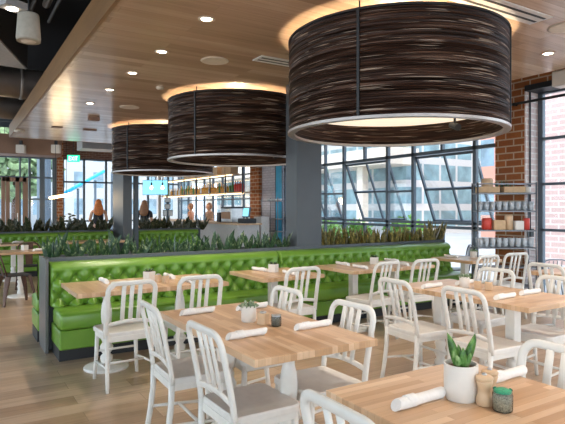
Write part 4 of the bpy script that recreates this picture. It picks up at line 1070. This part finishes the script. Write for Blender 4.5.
q = prod(68, 210, 17.2); shrub(q.x, q.y, .5, 1.5, 'leaf_dark', 'spiky potted plant by the far windows, left of the red-haired person', 'potted_plant', 'plant', n=120)
q.z = 0; o.location.z += 0
# street posts seen through the entrance
for px, lab in ((44, 'grey outdoor column left of the brick pier'), ):
    q = prod(px, 200, 24); o = MB().lathe([(.3, 0), (.3, 4.2), (.5, 4.4), (.5, 4.6)], 20).build('outdoor_column', 'frame', loc=(q.x, q.y, -.2), smooth=False); tag(o, lab, 'column')
# patio furniture right outside
def wire_chair():
    r_ = root('patio_chair', (0, 0, 0), 'x', 'chair')
    MB().lathe([(.19, .44), (.2, .45), (.19, .46)], 20).build('seat', 'rail', r_)
    path = [(-.19, .44), (-.2, .6)] + arc(-.09, .74, .11, PI, PI / 2) + arc(.09, .74, .11, PI / 2, 0) + [(.2, .6), (.19, .44)]
    MB().sweep([(x, -.15 - .2 * (z - .44), z) for x, z in path], .02, .02, (0, 1, 0)).build('back_frame', 'rail', r_, smooth=True)
    for x in (-.1, -.03, .03, .1): MB().sweep([(x, -.15, .45), (x, -.15 - .2 * .39, .83)], .012, .012, (0, 1, 0)).build('back_rod', 'rail', r_)
    for sx in (-1, 1):
        for sy in (-1, 1): MB().cyl((sx * .13, sy * .13, .44), (sx * .19, sy * .19, 0), .012).build('leg', 'rail', r_)
    return r_
wc = wire_chair()
place(wc, (7.12, 5.95, 0), .9, 'silver wire-back chair between the banquette end and the long window', None)
q = prod(549, 210, 8.6); place(wc, (q.x, q.y, -.2), -.6, 'silver wire-back patio chair outside the right window', None)
q = prod(563, 210, 8.9)
r_ = root('patio_table', (q.x + .55, q.y - .35, -.2), 'patio table with an orange wood top outside the right window', 'table'); MB().box((0, 0, .84), (.9, .7, .04)).build('tabletop', 'block_x', r_, bevel=.004); MB().cyl((0, 0, 0), (0, 0, .82), .04).build('pedestal_column', 'black', r_); MB().lathe([(.25, 0), (.25, .02), (.05, .04)], 20).build('pedestal_base', 'black', r_)
o = MB().span((7.75, -6, -.25), (14, 30, -.199)).build('patio_slab', 'road'); struct(o)

# ------------------------------------------------------------------ light
wd = bpy.data.worlds.new('sky'); bpy.context.scene.world = wd; wd.use_nodes = True
nt = wd.node_tree; bg = nt.nodes['Background']; tc = nt.nodes.new('ShaderNodeTexCoord'); sx = nt.nodes.new('ShaderNodeSeparateXYZ'); rp = nt.nodes.new('ShaderNodeValToRGB')
nt.links.new(tc.outputs['Generated'], sx.inputs[0]); nt.links.new(sx.outputs[2], rp.inputs[0]); nt.links.new(rp.outputs[0], bg.inputs[0])
rp.color_ramp.elements[0].position = 0; rp.color_ramp.elements[0].color = (.80, .92, 1.0, 1); rp.color_ramp.elements[1].position = .6; rp.color_ramp.elements[1].color = (.62, .78, 1, 1)
bg.inputs[1].default_value = 2.3
S = bpy.data.lights.new('sun', 'SUN'); S.energy = 2.8; S.angle = .09; S.color = (1, .93, .84)
so = bpy.data.objects.new('sun', S); C.objects.link(so); so.rotation_euler = V((.45, .32, -.85)).to_track_quat('-Z', 'Y').to_euler()

bpy.context.scene.cycles.transparent_max_bounces = 32
vs = bpy.context.scene.view_settings; vs.view_transform = 'Standard'; vs.look = 'None'; vs.exposure = .78; vs.gamma = 1; vs.use_curve_mapping = False
